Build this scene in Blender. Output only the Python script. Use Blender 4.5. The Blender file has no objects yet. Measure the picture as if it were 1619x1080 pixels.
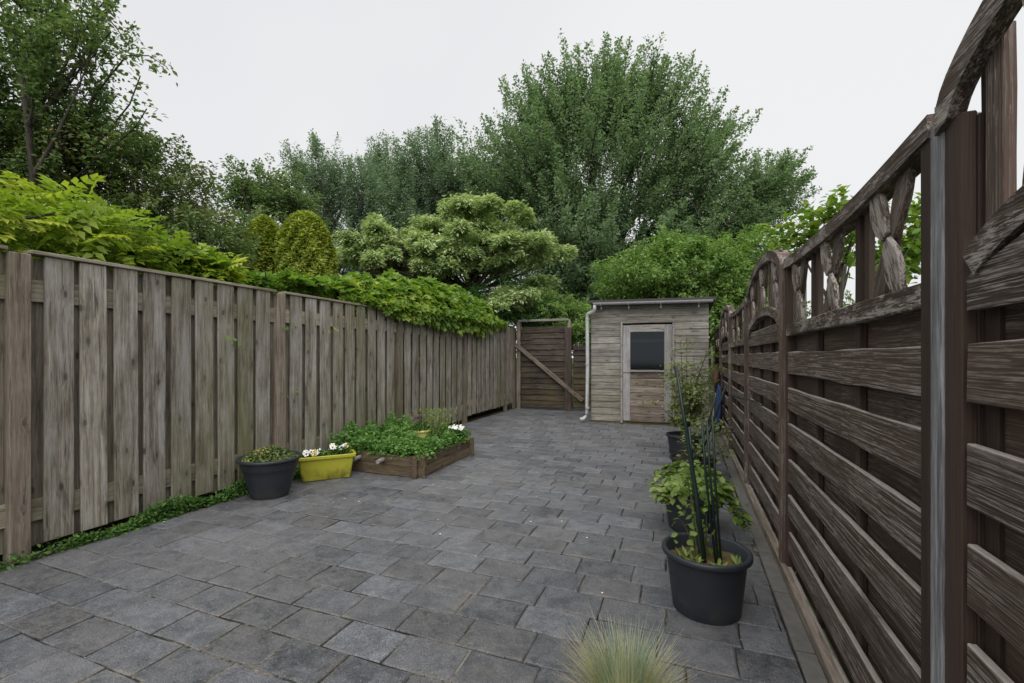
import bpy, bmesh, math, random
import numpy as np
from mathutils import Vector, Matrix, Euler
R = math.radians
sc = bpy.context.scene
rng = np.random.default_rng(7); random.seed(7)
# ------------------------------------------------------------------ camera, sky, sun, exposure
YAW = R(21.0); EYE = 1.2; FOC = 720.0
cam = bpy.data.cameras.new('camera'); camo = bpy.data.objects.new('camera', cam); sc.collection.objects.link(camo)
camo.location = (0, 0, EYE); camo.rotation_euler = (R(90), 0, YAW)
cam.sensor_width = 36; cam.lens = 36*FOC/1619; cam.shift_y = 24/1619; cam.clip_start = .05; cam.clip_end = 600
sc.camera = camo
w = bpy.data.worlds.new('World'); sc.world = w; w.use_nodes = True
nt = w.node_tree; nt.nodes.clear()
SUN_EL, SUN_AZ = R(52), R(165)
sky = nt.nodes.new('ShaderNodeTexSky'); sky.sky_type = 'NISHITA'; sky.sun_disc = False
sky.sun_elevation = SUN_EL; sky.sun_rotation = SUN_AZ; sky.dust_density = 4
bgn = nt.nodes.new('ShaderNodeBackground'); bgn.inputs[1].default_value = .05
nt.links.new(sky.outputs[0], bgn.inputs[0])
# closed cloud deck: an even pale grey light over the thinned blue sky
tcw = nt.nodes.new('ShaderNodeTexCoord'); nz = nt.nodes.new('ShaderNodeTexNoise'); nz.inputs['Scale'].default_value = 1.4; nz.inputs['Detail'].default_value = 3
nt.links.new(tcw.outputs['Generated'], nz.inputs['Vector'])
crw = nt.nodes.new('ShaderNodeValToRGB'); crw.color_ramp.elements[0].color = (.80, .805, .82, 1); crw.color_ramp.elements[1].color = (.87, .87, .875, 1)
crw.color_ramp.elements[0].position = .35; crw.color_ramp.elements[1].position = .65
nt.links.new(nz.outputs[0], crw.inputs[0])
bgc = nt.nodes.new('ShaderNodeBackground'); nt.links.new(crw.outputs[0], bgc.inputs[0]); bgc.inputs[1].default_value = .487
mxw = nt.nodes.new('ShaderNodeMixShader'); mxw.inputs[0].default_value = .93
nt.links.new(bgn.outputs[0], mxw.inputs[1]); nt.links.new(bgc.outputs[0], mxw.inputs[2])
wo = nt.nodes.new('ShaderNodeOutputWorld'); nt.links.new(mxw.outputs[0], wo.inputs[0])
sl = bpy.data.lights.new('sun', 'SUN'); sl.energy = 1.5; sl.angle = R(75); sl.color = (1, .97, .93)
so = bpy.data.objects.new('sun', sl); sc.collection.objects.link(so)
_sd = Vector((math.sin(SUN_AZ)*math.cos(SUN_EL), math.cos(SUN_AZ)*math.cos(SUN_EL), math.sin(SUN_EL)))
so.rotation_euler = (-_sd).to_track_quat('-Z', 'Y').to_euler(); so.location = (0, 0, 30)
vs = sc.view_settings; vs.view_transform = 'Standard'; vs.look = 'None'; vs.exposure = 1.12; vs.gamma = 1; vs.use_curve_mapping = False
sc.cycles.max_bounces = 8; sc.cycles.diffuse_bounces = 4; sc.cycles.transparent_max_bounces = 8

# ------------------------------------------------------------------ helpers
def spot(u, v, d):
    """a point in the world seen along bearing (u, v) at depth d metres"""
    xc = (u-809.5)/FOC*d; z = EYE+(564-v)/FOC*d
    return Vector((xc*math.cos(YAW)-d*math.sin(YAW), xc*math.sin(YAW)+d*math.cos(YAW), z))
def link(o, parent=None, kind=None):
    sc.collection.objects.link(o)
    if parent is not None: o.parent = parent
    if kind: o['kind'] = kind
    return o
def obj(name, me, mat=None, parent=None, loc=(0,0,0), rot=(0,0,0), kind=None, label=None):
    if mat is not None and len(me.materials) == 0: me.materials.append(mat)
    o = bpy.data.objects.new(name, me); o.location = loc; o.rotation_euler = rot
    if label: o['label'] = label
    return link(o, parent, kind)
def tag(o, label, cat, group=None):
    o['label'] = label; o['category'] = cat
    if group: o['group'] = group
    return o
def thing(name, label, cat, loc=(0,0,0), rot=(0,0,0), group=None):
    o = bpy.data.objects.new(name, None); o.empty_display_size = .1
    o.location = loc; o.rotation_euler = rot; link(o)
    return tag(o, label, cat, group)
class MB:
    def __init__(s): s.v = []; s.f = []
    def add(s, vs, fs):
        n = len(s.v); s.v += [tuple(v) for v in vs]; s.f += [tuple(i+n for i in f) for f in fs]; return s
    def box(s, c, d, rz=0):
        x, y, z = [k/2 for k in d]; cs, sn = math.cos(rz), math.sin(rz)
        vs = []
        for k in (-z, z):
            for a, b in ((-x,-y),(x,-y),(x,y),(-x,y)): vs.append((c[0]+a*cs-b*sn, c[1]+a*sn+b*cs, c[2]+k))
        return s.add(vs, [(3,2,1,0),(4,5,6,7),(0,1,5,4),(1,2,6,5),(2,3,7,6),(3,0,4,7)])
    def tube(s, pts, rad, n=7, caps=True):
        pts = [Vector(p) for p in pts]
        if not hasattr(rad, '__len__'): rad = [rad]*len(pts)
        vs = []; up = Vector((.13,.21,.97))
        for i, p in enumerate(pts):
            t = (pts[min(i+1,len(pts)-1)]-pts[max(i-1,0)]).normalized()
            a = t.cross(up)
            if a.length < .05: a = t.cross(Vector((1,0,0)))
            a.normalize(); b = t.cross(a)
            for k in range(n):
                q = 2*math.pi*k/n; vs.append(p+(a*math.cos(q)+b*math.sin(q))*rad[i])
        fs = []
        for i in range(len(pts)-1):
            for k in range(n):
                fs.append((i*n+k, i*n+(k+1)%n, (i+1)*n+(k+1)%n, (i+1)*n+k))
        if caps: fs.append(tuple(range(n))[::-1]); fs.append(tuple((len(pts)-1)*n+k for k in range(n)))
        return s.add(vs, fs)
    def lathe(s, prof, n=40, c=(0,0), closed=False):
        vs = []; fs = []
        for r, z in prof:
            for k in range(n):
                q = 2*math.pi*k/n; vs.append((c[0]+r*math.cos(q), c[1]+r*math.sin(q), z))
        for i in range(len(prof)-1):
            for k in range(n): fs.append((i*n+k, i*n+(k+1)%n, (i+1)*n+(k+1)%n, (i+1)*n+k))
        if closed: fs.append(tuple(range(n))[::-1])
        return s.add(vs, fs)
    def prism(s, poly, t, frame):
        """outline poly (a,b), thickness t; frame maps (a,b,c)->point"""
        n = len(poly); vs = [frame(a,b,0) for a,b in poly]+[frame(a,b,t) for a,b in poly]
        fs = [tuple(range(n))[::-1], tuple(range(n,2*n))]+[(i,(i+1)%n,n+(i+1)%n,n+i) for i in range(n)]
        return s.add(vs, fs)
    def mesh(s, name='m', smooth=False, fix=True):
        me = bpy.data.meshes.new(name); me.from_pydata(s.v, [], s.f)
        if fix:
            b = bmesh.new(); b.from_mesh(me); bmesh.ops.recalc_face_normals(b, faces=b.faces); b.to_mesh(me); b.free()
        if smooth: me.polygons.foreach_set('use_smooth', [True]*len(me.polygons))
        me.update(); return me
def bevel(me, w=.003, seg=1, ang=30):
    b = bmesh.new(); b.from_mesh(me); b.normal_update()
    es = [e for e in b.edges if len(e.link_faces) == 2 and e.calc_face_angle(0) > R(ang)]
    bmesh.ops.bevel(b, geom=es, offset=w, segments=seg, affect='EDGES', profile=.6); b.to_mesh(me); b.free(); return me
def board(L, W, T, axis='z', wob=.0015, seg=5, bev=.003, seed=None, origin='mid'):
    """a sawn board: length L along axis, width W, thickness T (along x), a little uneven"""
    rd = random.Random(seed); vs = []; fs = []
    for i in range(seg+1):
        l = (i/seg-.5)*L; a = rd.uniform(-wob, wob); c = rd.uniform(-wob, wob); t = rd.uniform(-wob,wob)*.5
        for x, y in ((-T/2+t,-W/2+a),(T/2+t,-W/2+a),(T/2+t,W/2+c),(-T/2+t,W/2+c)):
            vs.append((x, y, l) if axis == 'z' else ((x, l, y) if axis == 'y' else (l, x, y)))
    for i in range(seg):
        for k in range(4): fs.append((i*4+k, i*4+(k+1)%4, (i+1)*4+(k+1)%4, (i+1)*4+k))
    fs += [(3,2,1,0), tuple(seg*4+k for k in range(4))]
    m = MB(); m.add(vs, fs); me = m.mesh()
    if bev: bevel(me, bev, 1, 50)
    return me
def fastmesh(name, V, F, rnd=None, smooth=False):
    V = np.asarray(V, np.float32); F = np.asarray(F, np.int32); k = F.shape[1]
    me = bpy.data.meshes.new(name); me.vertices.add(len(V)); me.vertices.foreach_set('co', V.ravel())
    me.loops.add(F.size); me.loops.foreach_set('vertex_index', F.ravel())
    me.polygons.add(len(F)); me.polygons.foreach_set('loop_start', np.arange(0, F.size, k, dtype=np.int32))
    me.update(calc_edges=True)
    if rnd is not None:
        a = me.attributes.new('rnd', 'FLOAT', 'FACE'); a.data.foreach_set('value', np.asarray(rnd, np.float32))
    if smooth: me.polygons.foreach_set('use_smooth', [True]*len(F))
    return me
def unit(a): return a/np.maximum(np.linalg.norm(a, axis=-1, keepdims=True), 1e-9)
T_FOLD = (np.array([(0,0,0),(.5,.45,.10),(0,1,0),(-.5,.45,.10)]), np.array([(0,1,2),(0,2,3)]))
T_OVAL = (np.array([(0,0,0),(.38,.22,.05),(.5,.55,.06),(0,1,-.08),(-.5,.55,.06),(-.38,.22,.05),(0,.5,-.02)]),
          np.array([(0,1,6),(1,2,6),(2,3,6),(3,4,6),(4,5,6),(5,0,6)]))
def lobed(n=5):
    vs = [(0,.35,0)]; k = n*2
    for i in range(k+1):
        q = -math.pi*.92+2*math.pi*.92*i/k; r = (.62 if i % 2 == 0 else .36)
        vs.append((math.sin(q)*r, .38+math.cos(q)*r, .05*(i % 2)))
    return np.array(vs), np.array([(0,i+1,i+2) for i in range(k)])
T_LOBE = lobed()
def pinnate(n=4):
    vs = []; fs = []
    def lf(bx, by, q, L, W, dz, W_=None):
        i = len(vs); dx, dy = math.sin(q), math.cos(q); px, py = dy, -dx
        for (a, b, z) in ((0,0,0),(.5,.4,.03),(0,1,-.05),(-.5,.4,.03)):
            vs.append((bx+dx*b*L+px*a*W, by+dy*b*L+py*a*W, z+dz))
        fs.extend([(i,i+1,i+2),(i,i+2,i+3)])
    for k in range(n):
        y = .18+.62*k/(n-1); dz = -.10*y*y
        for s in (-1,1): lf(0, y, s*R(70-k*9), .34, .19, dz-.03*s)
    lf(0, .8, 0, .34, .20, -.08)
    return np.array(vs), np.array(fs)
T_PIN = pinnate()
def leaves(P, D, N, L, W, T=T_FOLD, name='leaves'):
    n = len(P); L = np.broadcast_to(L, (n,))[:,None,None]; W = np.broadcast_to(W, (n,))[:,None,None]
    D = unit(D); B = unit(np.cross(D, N)); N2 = np.cross(B, D); tv, tf = T
    V = P[:,None,:]+D[:,None,:]*tv[None,:,1:2]*L+B[:,None,:]*tv[None,:,0:1]*W+N2[:,None,:]*tv[None,:,2:3]*L
    F = tf[None]+(np.arange(n)*len(tv))[:,None,None]
    r = rng.random(n)
    return fastmesh(name, V.reshape(-1,3), F.reshape(-1, tf.shape[1]), np.repeat(r, len(tf)))
def rand_unit(n): return unit(rng.normal(size=(n,3)))
def leafcloud(P, out, size, T=T_FOLD, up=.8, outw=.6, jit=.9, aspect=.5, droop=.25, name='leaves'):
    """leaves at points P; out = outward direction of the spray; blades face up and out"""
    n = len(P); N = unit(np.array([0,0,1.])*up+out*outw+rand_unit(n)*jit)
    D = unit(out+rand_unit(n)*1.0+np.array([0,0,-droop])); D = unit(D-N*np.sum(D*N,1,keepdims=True)*.85)
    L = size*rng.uniform(.6,1.25,n)
    return leaves(P, D, N, L, L*aspect, T, name)

# ------------------------------------------------------------------ node helpers
class M:
    def __init__(s, name):
        s.m = bpy.data.materials.new(name); s.m.use_nodes = True; s.t = s.m.node_tree; s.t.nodes.clear()
        s.out = s.t.nodes.new('ShaderNodeOutputMaterial')
    def n(s, ty, ins={}, **props):
        nd = s.t.nodes.new('ShaderNode'+ty)
        for k, v in props.items(): setattr(nd, k, v)
        for k, v in ins.items():
            sock = nd.inputs[k]
            if hasattr(v, 'is_output') or isinstance(v, bpy.types.NodeSocket): s.t.links.new(v, sock)
            else: sock.default_value = v
        return nd
    def ramp(s, fac, stops, interp='LINEAR'):
        nd = s.n('ValToRGB', {0: fac}); cr = nd.color_ramp; cr.interpolation = interp
        while len(cr.elements) < len(stops): cr.elements.new(.5)
        for e, (p, c) in zip(cr.elements, stops):
            e.position = p; e.color = (c, c, c, 1) if not hasattr(c, '__len__') else (*c, 1)
        return nd.outputs[0]
    def mix(s, f, a, b, mode='MIX'):
        nd = s.n('Mix', data_type='RGBA', blend_type=mode)
        for i, v in ((0, f), (6, a), (7, b)):
            if isinstance(v, bpy.types.NodeSocket): s.t.links.new(v, nd.inputs[i])
            else: nd.inputs[i].default_value = v if i == 0 else (*v, 1)
        return nd.outputs[2]
    def math(s, op, a, b=0.0, c=None, clamp=False):
        nd = s.n('Math', operation=op, use_clamp=clamp)
        for i, v in enumerate((a, b) if c is None else (a, b, c)):
            if isinstance(v, bpy.types.NodeSocket): s.t.links.new(v, nd.inputs[i])
            else: nd.inputs[i].default_value = v
        return nd.outputs[0]
    def coords(s, scale=(1,1,1), rand=True, world=False):
        v = s.n('NewGeometry').outputs['Position'] if world else s.n('TexCoord').outputs['Object']
        if rand and not world:
            r = s.n('ObjectInfo').outputs['Random']
            v = s.n('VectorMath', {0: v, 1: s.n('VectorMath', {0: (91.3, 57.1, 33.7), 'Scale': r}, operation='SCALE').outputs[0]}, operation='ADD').outputs[0]
        return s.n('VectorMath', {0: v, 1: scale}, operation='MULTIPLY').outputs[0]
    def noise(s, vec, scale=5, detail=4, rough=.55, dist=0):
        return s.n('TexNoise', {'Vector': vec, 'Scale': scale, 'Detail': detail, 'Roughness': rough, 'Distortion': dist}).outputs[0]
    def finish(s, col, rough=.8, bump=None, bs=.3, bd=.01, spec=.3, **kw):
        b = s.n('BsdfPrincipled', {'Base Color': col if isinstance(col, bpy.types.NodeSocket) else (*col, 1), 'Roughness': rough, 'Specular IOR Level': spec})
        if bump is not None:
            bp = s.n('Bump', {'Height': bump, 'Strength': bs, 'Distance': bd}); s.t.links.new(bp.outputs[0], b.inputs['Normal'])
        for k, v in kw.items(): b.inputs[k].default_value = v
        s.t.links.new(b.outputs[0], s.out.inputs[0]); return s.m
def wood(name, axis, stops, green=0., gcol=(.09,.10,.035), knot=1., bs=.5, rough=.85, lines=1.0, var=.35, low=0., pale=.0):
    m = M(name); al = {'x':0,'y':1,'z':2}[axis]
    sc1 = [1,1,1]; sc1[al] = .045; kn = [1,1,1]; kn[al] = .42
    base = m.coords()
    sx = m.n('SeparateXYZ', {0: base}); ac = 1 if axis == 'z' else 2
    kv = m.n('CombineXYZ', {0: sx.outputs[ac], 1: m.math('MULTIPLY', sx.outputs[al], .42), 2: 0.0}).outputs[0]
    vt = m.n('TexVoronoi', {'Vector': kv, 'Scale': 7.6, 'Randomness': 1}, feature='F1', voronoi_dimensions='2D')
    vo = m.math('ADD', vt.outputs['Distance'], m.ramp(m.n('SeparateColor', {0: vt.outputs['Color']}).outputs[0], [(.45,1),(.50,0)]))
    kd = m.ramp(vo, [(.0,1),(.060,.95),(.080,.40),(.13,.20),(.30,0)])
    gv = m.n('VectorMath', {0: base, 1: tuple(sc1)}, operation='MULTIPLY').outputs[0]
    gv = m.n('VectorMath', {0: gv, 1: m.n('VectorMath', {0: (.02,.02,.02), 'Scale': kd}, operation='SCALE').outputs[0]}, operation='ADD').outputs[0]
    g1 = m.noise(gv, 46, 6, .68, .35); g2 = m.noise(gv, 210*lines, 4, .7); g3 = m.noise(base, 3.6, 4, .65)
    g = m.math('ADD', m.math('MULTIPLY', g1, .5), m.math('ADD', m.math('MULTIPLY', g2, .32), m.math('MULTIPLY', g3, .18)))
    g = m.math('ADD', m.math('MULTIPLY', m.math('SUBTRACT', g, .5), 1.75), .5, clamp=True)
    col = m.ramp(g, stops)
    if pale:
        pv_ = [1,1,1]; pv_[al] = .16; pn = m.noise(m.n('VectorMath', {0: base, 1: tuple(pv_)}, operation='MULTIPLY').outputs[0], 11, 5, .7, .4)
        col = m.mix(m.math('MULTIPLY', m.ramp(pn, [(.50,0),(.64,1)]), pale), col, m.mix(g2, (.22,.215,.205), (.46,.455,.44)))
        col = m.mix(m.math('MULTIPLY', m.ramp(pn, [(.34,1),(.44,0)]), pale*.9), col, tuple(c*.8 for c in stops[0][1]))
    crk = m.ramp(m.noise(m.n('VectorMath', {0: gv, 1: (1,1,1)}, operation='MULTIPLY').outputs[0], 75, 2, .5), [(.30,1),(.35,0)])
    col = m.mix(m.math('MULTIPLY', crk, .6), col, tuple(c*.5 for c in stops[0][1]))
    col = m.mix(m.math('MULTIPLY', kd, .75*knot), col, tuple(c*.22 for c in stops[1][1]))
    orn = m.n('ObjectInfo').outputs['Random']
    vr = m.math('ADD', m.math('MULTIPLY', orn, var), 1-var*.5)
    col = m.mix(1, col, m.n('CombineColor', {0: vr, 1: vr, 2: vr}).outputs[0], 'MULTIPLY')
    if green:
        wp = m.coords(world=True, scale=(1,1,.35)); gn = m.noise(wp, 2.6, 5, .6)
        hz = m.n('SeparateXYZ', {0: m.n('NewGeometry').outputs['Position']}).outputs[2]
        lowf = m.math('MULTIPLY', m.math('SUBTRACT', .9, hz), low, clamp=True)
        o2 = m.math('FRACT', m.math('MULTIPLY', orn, 17.3))
        gm = m.math('MULTIPLY', m.math('ADD', m.math('ADD', m.math('MULTIPLY', m.math('SUBTRACT', gn, .45), 3.2), m.math('MULTIPLY', m.math('SUBTRACT', o2, .55), .8)), lowf, clamp=True), green, clamp=True)
        col = m.mix(gm, col, m.mix(g1, tuple(c*.5 for c in gcol), tuple(c*1.6 for c in gcol)))
    return m.finish(col, rough, g, bs, .006, .25)
def leafmat(name, c0, c1, c2=None, tr=.35, rough=.5, spec=.35, freq=1.5):
    m = M(name); a = m.n('Attribute', attribute_name='rnd').outputs['Fac']
    o = m.n('ObjectInfo').outputs['Random']
    a = m.math('FRACT', m.math('ADD', a, o))
    wn = m.noise(m.coords(world=True), freq, 3); f = m.math('ADD', m.math('MULTIPLY', a, .6), m.math('MULTIPLY', m.math('SUBTRACT', wn, .28), .85), clamp=True)
    st = [(0, c0), (.62, c1)] + ([(.93, c2)] if c2 else [])
    col = m.ramp(f, st)
    p = m.n('BsdfPrincipled', {'Base Color': col, 'Roughness': rough, 'Specular IOR Level': spec})
    t = m.n('BsdfTranslucent', {'Color': m.mix(1, col, (1.25,1.35,.75), 'MULTIPLY')})
    x = m.n('MixShader', {0: tr, 1: p.outputs[0], 2: t.outputs[0]})
    m.t.links.new(x.outputs[0], m.out.inputs[0]); return m.m
def plain(name, c, rough=.6, n=.15, scale=30, spec=.4, bs=.1, metal=0):
    m = M(name); v = m.noise(m.coords(), scale, 5, .6)
    col = m.mix(v, tuple(k*(1-n) for k in c), tuple(k*(1+n) for k in c))
    return m.finish(col, rough, v, bs, .003, spec, Metallic=metal)
# ------------------------------------------------------------------ materials
W_LEFT = [(.22,(.045,.036,.027)),(.40,(.155,.135,.106)),(.56,(.255,.232,.196)),(.78,(.44,.42,.385))]
m_fence = wood('fence_wood', 'z', W_LEFT, green=.6, low=.45, pale=.55, gcol=(.105,.105,.030))
m_fence_rail = wood('fence_rail_wood', 'y', [(.28,(.08,.066,.045)),(.45,(.21,.185,.135)),(.7,(.36,.33,.26))], green=.35)
m_fence_back = wood('fence_back_wood', 'z', [(.28,(.06,.05,.038)),(.45,(.17,.148,.115)),(.7,(.30,.27,.22))], green=.4, low=.3)
m_post = wood('fence_post_wood', 'z', [(.28,(.07,.05,.035)),(.45,(.165,.135,.105)),(.7,(.28,.25,.21))], green=.5, knot=.5, low=.3)
def painted(name, axis, wear=.5, edge=True, half=.06, tint=1.0, ps=5.5, blot=0., bare=1.0):
    """dark brown stain worn off the ridges of rough sawn boards; bare grey wood on the arrises"""
    m = M(name); al = {'y':1,'z':2}[axis]; ac = 2 if axis == 'y' else 1
    base = m.coords(); xyz = m.n('SeparateXYZ', {0: m.n('TexCoord').outputs['Object']})
    dist = m.noise(base, 3.5, 3, .5)
    def stretched(k):
        s1 = [1,1,1]; s1[al] = k
        v = m.n('VectorMath', {0: base, 1: tuple(s1)}, operation='MULTIPLY').outputs[0]
        return m.n('VectorMath', {0: v, 1: m.n('VectorMath', {0: (.012,.012,.012), 'Scale': dist}, operation='SCALE').outputs[0]}, operation='ADD').outputs[0]
    ln = m.noise(stretched(.010), 215, 3, .75); g1 = m.noise(stretched(.04), 95, 4, .65); crumb = m.noise(stretched(.10), 230, 3, .7); patch = m.noise(stretched(.30), ps, 6, .7)
    lines = m.ramp(ln, [(.49,0),(.58,1)])
    pf = m.ramp(patch, [(.46-.16*wear,0),(.70-.12*wear,1)])
    wm = m.math('MULTIPLY', m.math('MULTIPLY', lines, pf), m.ramp(crumb, [(.30,.35),(.52,1)]))
    if blot: wm = m.math('MAXIMUM', wm, m.math('MULTIPLY', m.ramp(m.math('ADD', m.math('MULTIPLY', patch, .6), m.math('MULTIPLY', crumb, .4)), [(.56-.12*blot,0),(.60-.12*blot,1)]), .9))
    if edge:
        e = m.math('MULTIPLY', m.math('SUBTRACT', m.math('ADD', xyz.outputs[ac], m.math('MULTIPLY', m.math('SUBTRACT', patch, .55), .02)), half-.007), 260., clamp=True)
        wm = m.math('MAXIMUM', wm, m.math('MULTIPLY', e, 1.25))
    o = m.n('ObjectInfo').outputs['Random']; v = m.math('ADD', m.math('MULTIPLY', o, .45), .78)
    brown = m.mix(m.math('ADD', m.math('MULTIPLY', g1, .55), m.math('MULTIPLY', ln, .45)), (.006*tint,.0038*tint,.003*tint), (.108*tint,.072*tint,.056*tint))
    brown = m.mix(1, brown, m.n('CombineColor', {0: v, 1: v, 2: v}).outputs[0], 'MULTIPLY')
    col = m.mix(m.math('MULTIPLY', wm, .74), brown, m.mix(crumb, (.15*bare,.124*bare,.108*bare), (.54*bare,.50*bare,.46*bare)))
    h = m.math('ADD', m.math('MULTIPLY', g1, .5), m.math('MULTIPLY', ln, .7))
    return m.finish(col, .72, h, .6, .006, .3)
m_slat = painted('stained_slat_wood', 'y', 1.15, tint=1.1)
m_slatb = painted('stained_back_slat_wood', 'y', .15, edge=False, tint=1.35)
m_stile = painted('stained_stile_wood', 'z', -1., edge=False, tint=.85)
m_stileworn = painted('worn_stile_wood', 'z', .5, edge=False, tint=1.35, blot=.05)
m_caprail = painted('worn_cap_wood', 'y', .5, edge=False, tint=1.1, ps=14., blot=.35, bare=1.2)
m_petal = painted('peeling_petal_wood', 'z', 1., edge=False, tint=1.4, ps=24., blot=.75, bare=1.35)
m_greypost = wood('bare_grey_wood', 'z', [(.3,(.07,.07,.073)),(.5,(.19,.19,.20)),(.7,(.36,.365,.385))], knot=.2, lines=1.4, var=.1)
m_shed = wood('shed_siding_wood', 'x', [(.25,(.055,.048,.040)),(.43,(.165,.152,.134)),(.58,(.26,.247,.228)),(.76,(.42,.41,.39))], green=.4, low=.9, gcol=(.11,.10,.04), var=.45)
m_shedred = wood('door_board_wood', 'x', [(.28,(.06,.040,.032)),(.45,(.14,.108,.09)),(.7,(.32,.28,.25))], green=.25, low=.5, var=.8)
m_doorgrey = wood('door_stile_wood', 'z', [(.28,(.10,.09,.09)),(.45,(.22,.21,.215)),(.7,(.38,.365,.37))], green=.15, low=.4, knot=.3)
m_doortop = wood('door_rail_wood', 'x', [(.28,(.09,.08,.07)),(.45,(.22,.21,.195)),(.7,(.38,.37,.35))])
m_gate = wood('gate_board_wood', 'x', [(.28,(.014,.010,.008)),(.45,(.045,.035,.028)),(.62,(.085,.070,.056)),(.78,(.20,.18,.155))], green=.6, low=1.2, gcol=(.10,.085,.035), var=.5)
m_gatered = wood('gate_post_wood', 'z', [(.28,(.020,.013,.011)),(.45,(.050,.036,.031)),(.72,(.10,.08,.07))], green=.3)
m_brace = wood('brace_wood', 'x', [(.28,(.05,.037,.027)),(.45,(.125,.10,.08)),(.7,(.24,.205,.17))])
m_bed = wood('raised_bed_wood', 'x', [(.28,(.020,.014,.009)),(.45,(.070,.050,.033)),(.7,(.16,.125,.085))], green=.25, low=.6, gcol=(.07,.06,.02))
m_bedy = wood('raised_bed_wood_side', 'y', [(.28,(.022,.015,.010)),(.45,(.080,.057,.038)),(.7,(.17,.135,.095))], green=.25, low=.6, gcol=(.07,.06,.02))
m_bark = wood('tree_bark', 'z', [(.28,(.012,.010,.008)),(.5,(.05,.042,.034)),(.7,(.10,.09,.075))], knot=0, bs=.8)
m_zinc = plain('pale_grey_gutter_plastic', (.33,.335,.345), .45, .25, 14)
m_pipe = plain('pale_downpipe_plastic', (.42,.44,.45), .45, .35, 9)
m_felt = plain('roof_felt', (.05,.048,.046), .9, .3, 60)
def potmat(name, c, dirt=(.12,.10,.075), rough=.48, amt=.55, hz=.10):
    m = M(name); p = m.coords(rand=False); n1 = m.noise(p, 9, 6, .65); n2 = m.noise(p, 90, 3)
    z = m.n('SeparateXYZ', {0: m.n('TexCoord').outputs['Object']}).outputs[2]
    d = m.math('MULTIPLY', m.math('ADD', m.math('MULTIPLY', m.math('SUBTRACT', n1, .52), 2.5), m.math('MULTIPLY', m.math('SUBTRACT', hz, z), m.math('MULTIPLY', n1, 8.)), clamp=True), amt, clamp=True)
    col = m.mix(d, m.mix(n2, tuple(k*.85 for k in c), tuple(k*1.15 for k in c)), dirt)
    return m.finish(col, rough, n2, .08, .002, .45)
m_pot = potmat('dark_grey_pot_plastic', (.020,.024,.031), (.075,.07,.06))
m_potblk = potmat('black_pot_plastic', (.014,.015,.017), (.05,.045,.04))
m_potyel = potmat('yellow_planter_plastic', (.36,.35,.03), (.06,.05,.012), .5, .85, .13)
m_potpale = potmat('pale_yellow_pot_plastic', (.50,.47,.16), (.15,.13,.06))
m_soil = plain('dry_soil', (.040,.033,.024), .95, .7, 60, .1, .9)
m_gravel = plain('bark_mulch', (.105,.078,.040), .95, .75, 85, .1, .9)
m_stake = plain('dark_green_stake_plastic', (.010,.022,.020), .45, .3, 40)
m_metal = plain('galvanised_metal', (.35,.36,.37), .4, .2, 50, .5, .1, .8)
m_conc = plain('kerb_concrete', (.13,.125,.115), .9, .4, 22, .2, .5)

# ------------------------------------------------------------------ ground
def groundmat():
    m = M('garden_soil_and_lawn'); p = m.coords(world=True); n1 = m.noise(p, .35, 4); n2 = m.noise(p, 14, 5, .7)
    col = m.mix(m.ramp(n1, [(.4,0),(.6,1)]), m.mix(n2, (.018,.030,.008), (.05,.085,.02)), m.mix(n2, (.03,.024,.014), (.075,.06,.035)))
    return m.finish(col, .95, n2, .8, .03, .1)
g = MB(); g.add([(-250,-60,-.045),(250,-60,-.045),(250,400,-.045),(-250,400,-.045)], [(0,1,2,3)])
obj('ground', g.mesh(), groundmat(), kind='structure')
# soil strip along the left fence
g = MB(); xs = np.linspace(-4.2,-3.585,8); ys = np.linspace(-2.5,10.4,70); vs = []
for x in xs:
    for y in ys: vs.append((x, y, -.012+random.uniform(-.008,.012)))
fs = [(i*70+j, (i+1)*70+j, (i+1)*70+j+1, i*70+j+1) for i in range(7) for j in range(69)]
g.add(vs, fs); obj('soil_strip', g.mesh(smooth=True), m_soil, kind='structure')

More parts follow.
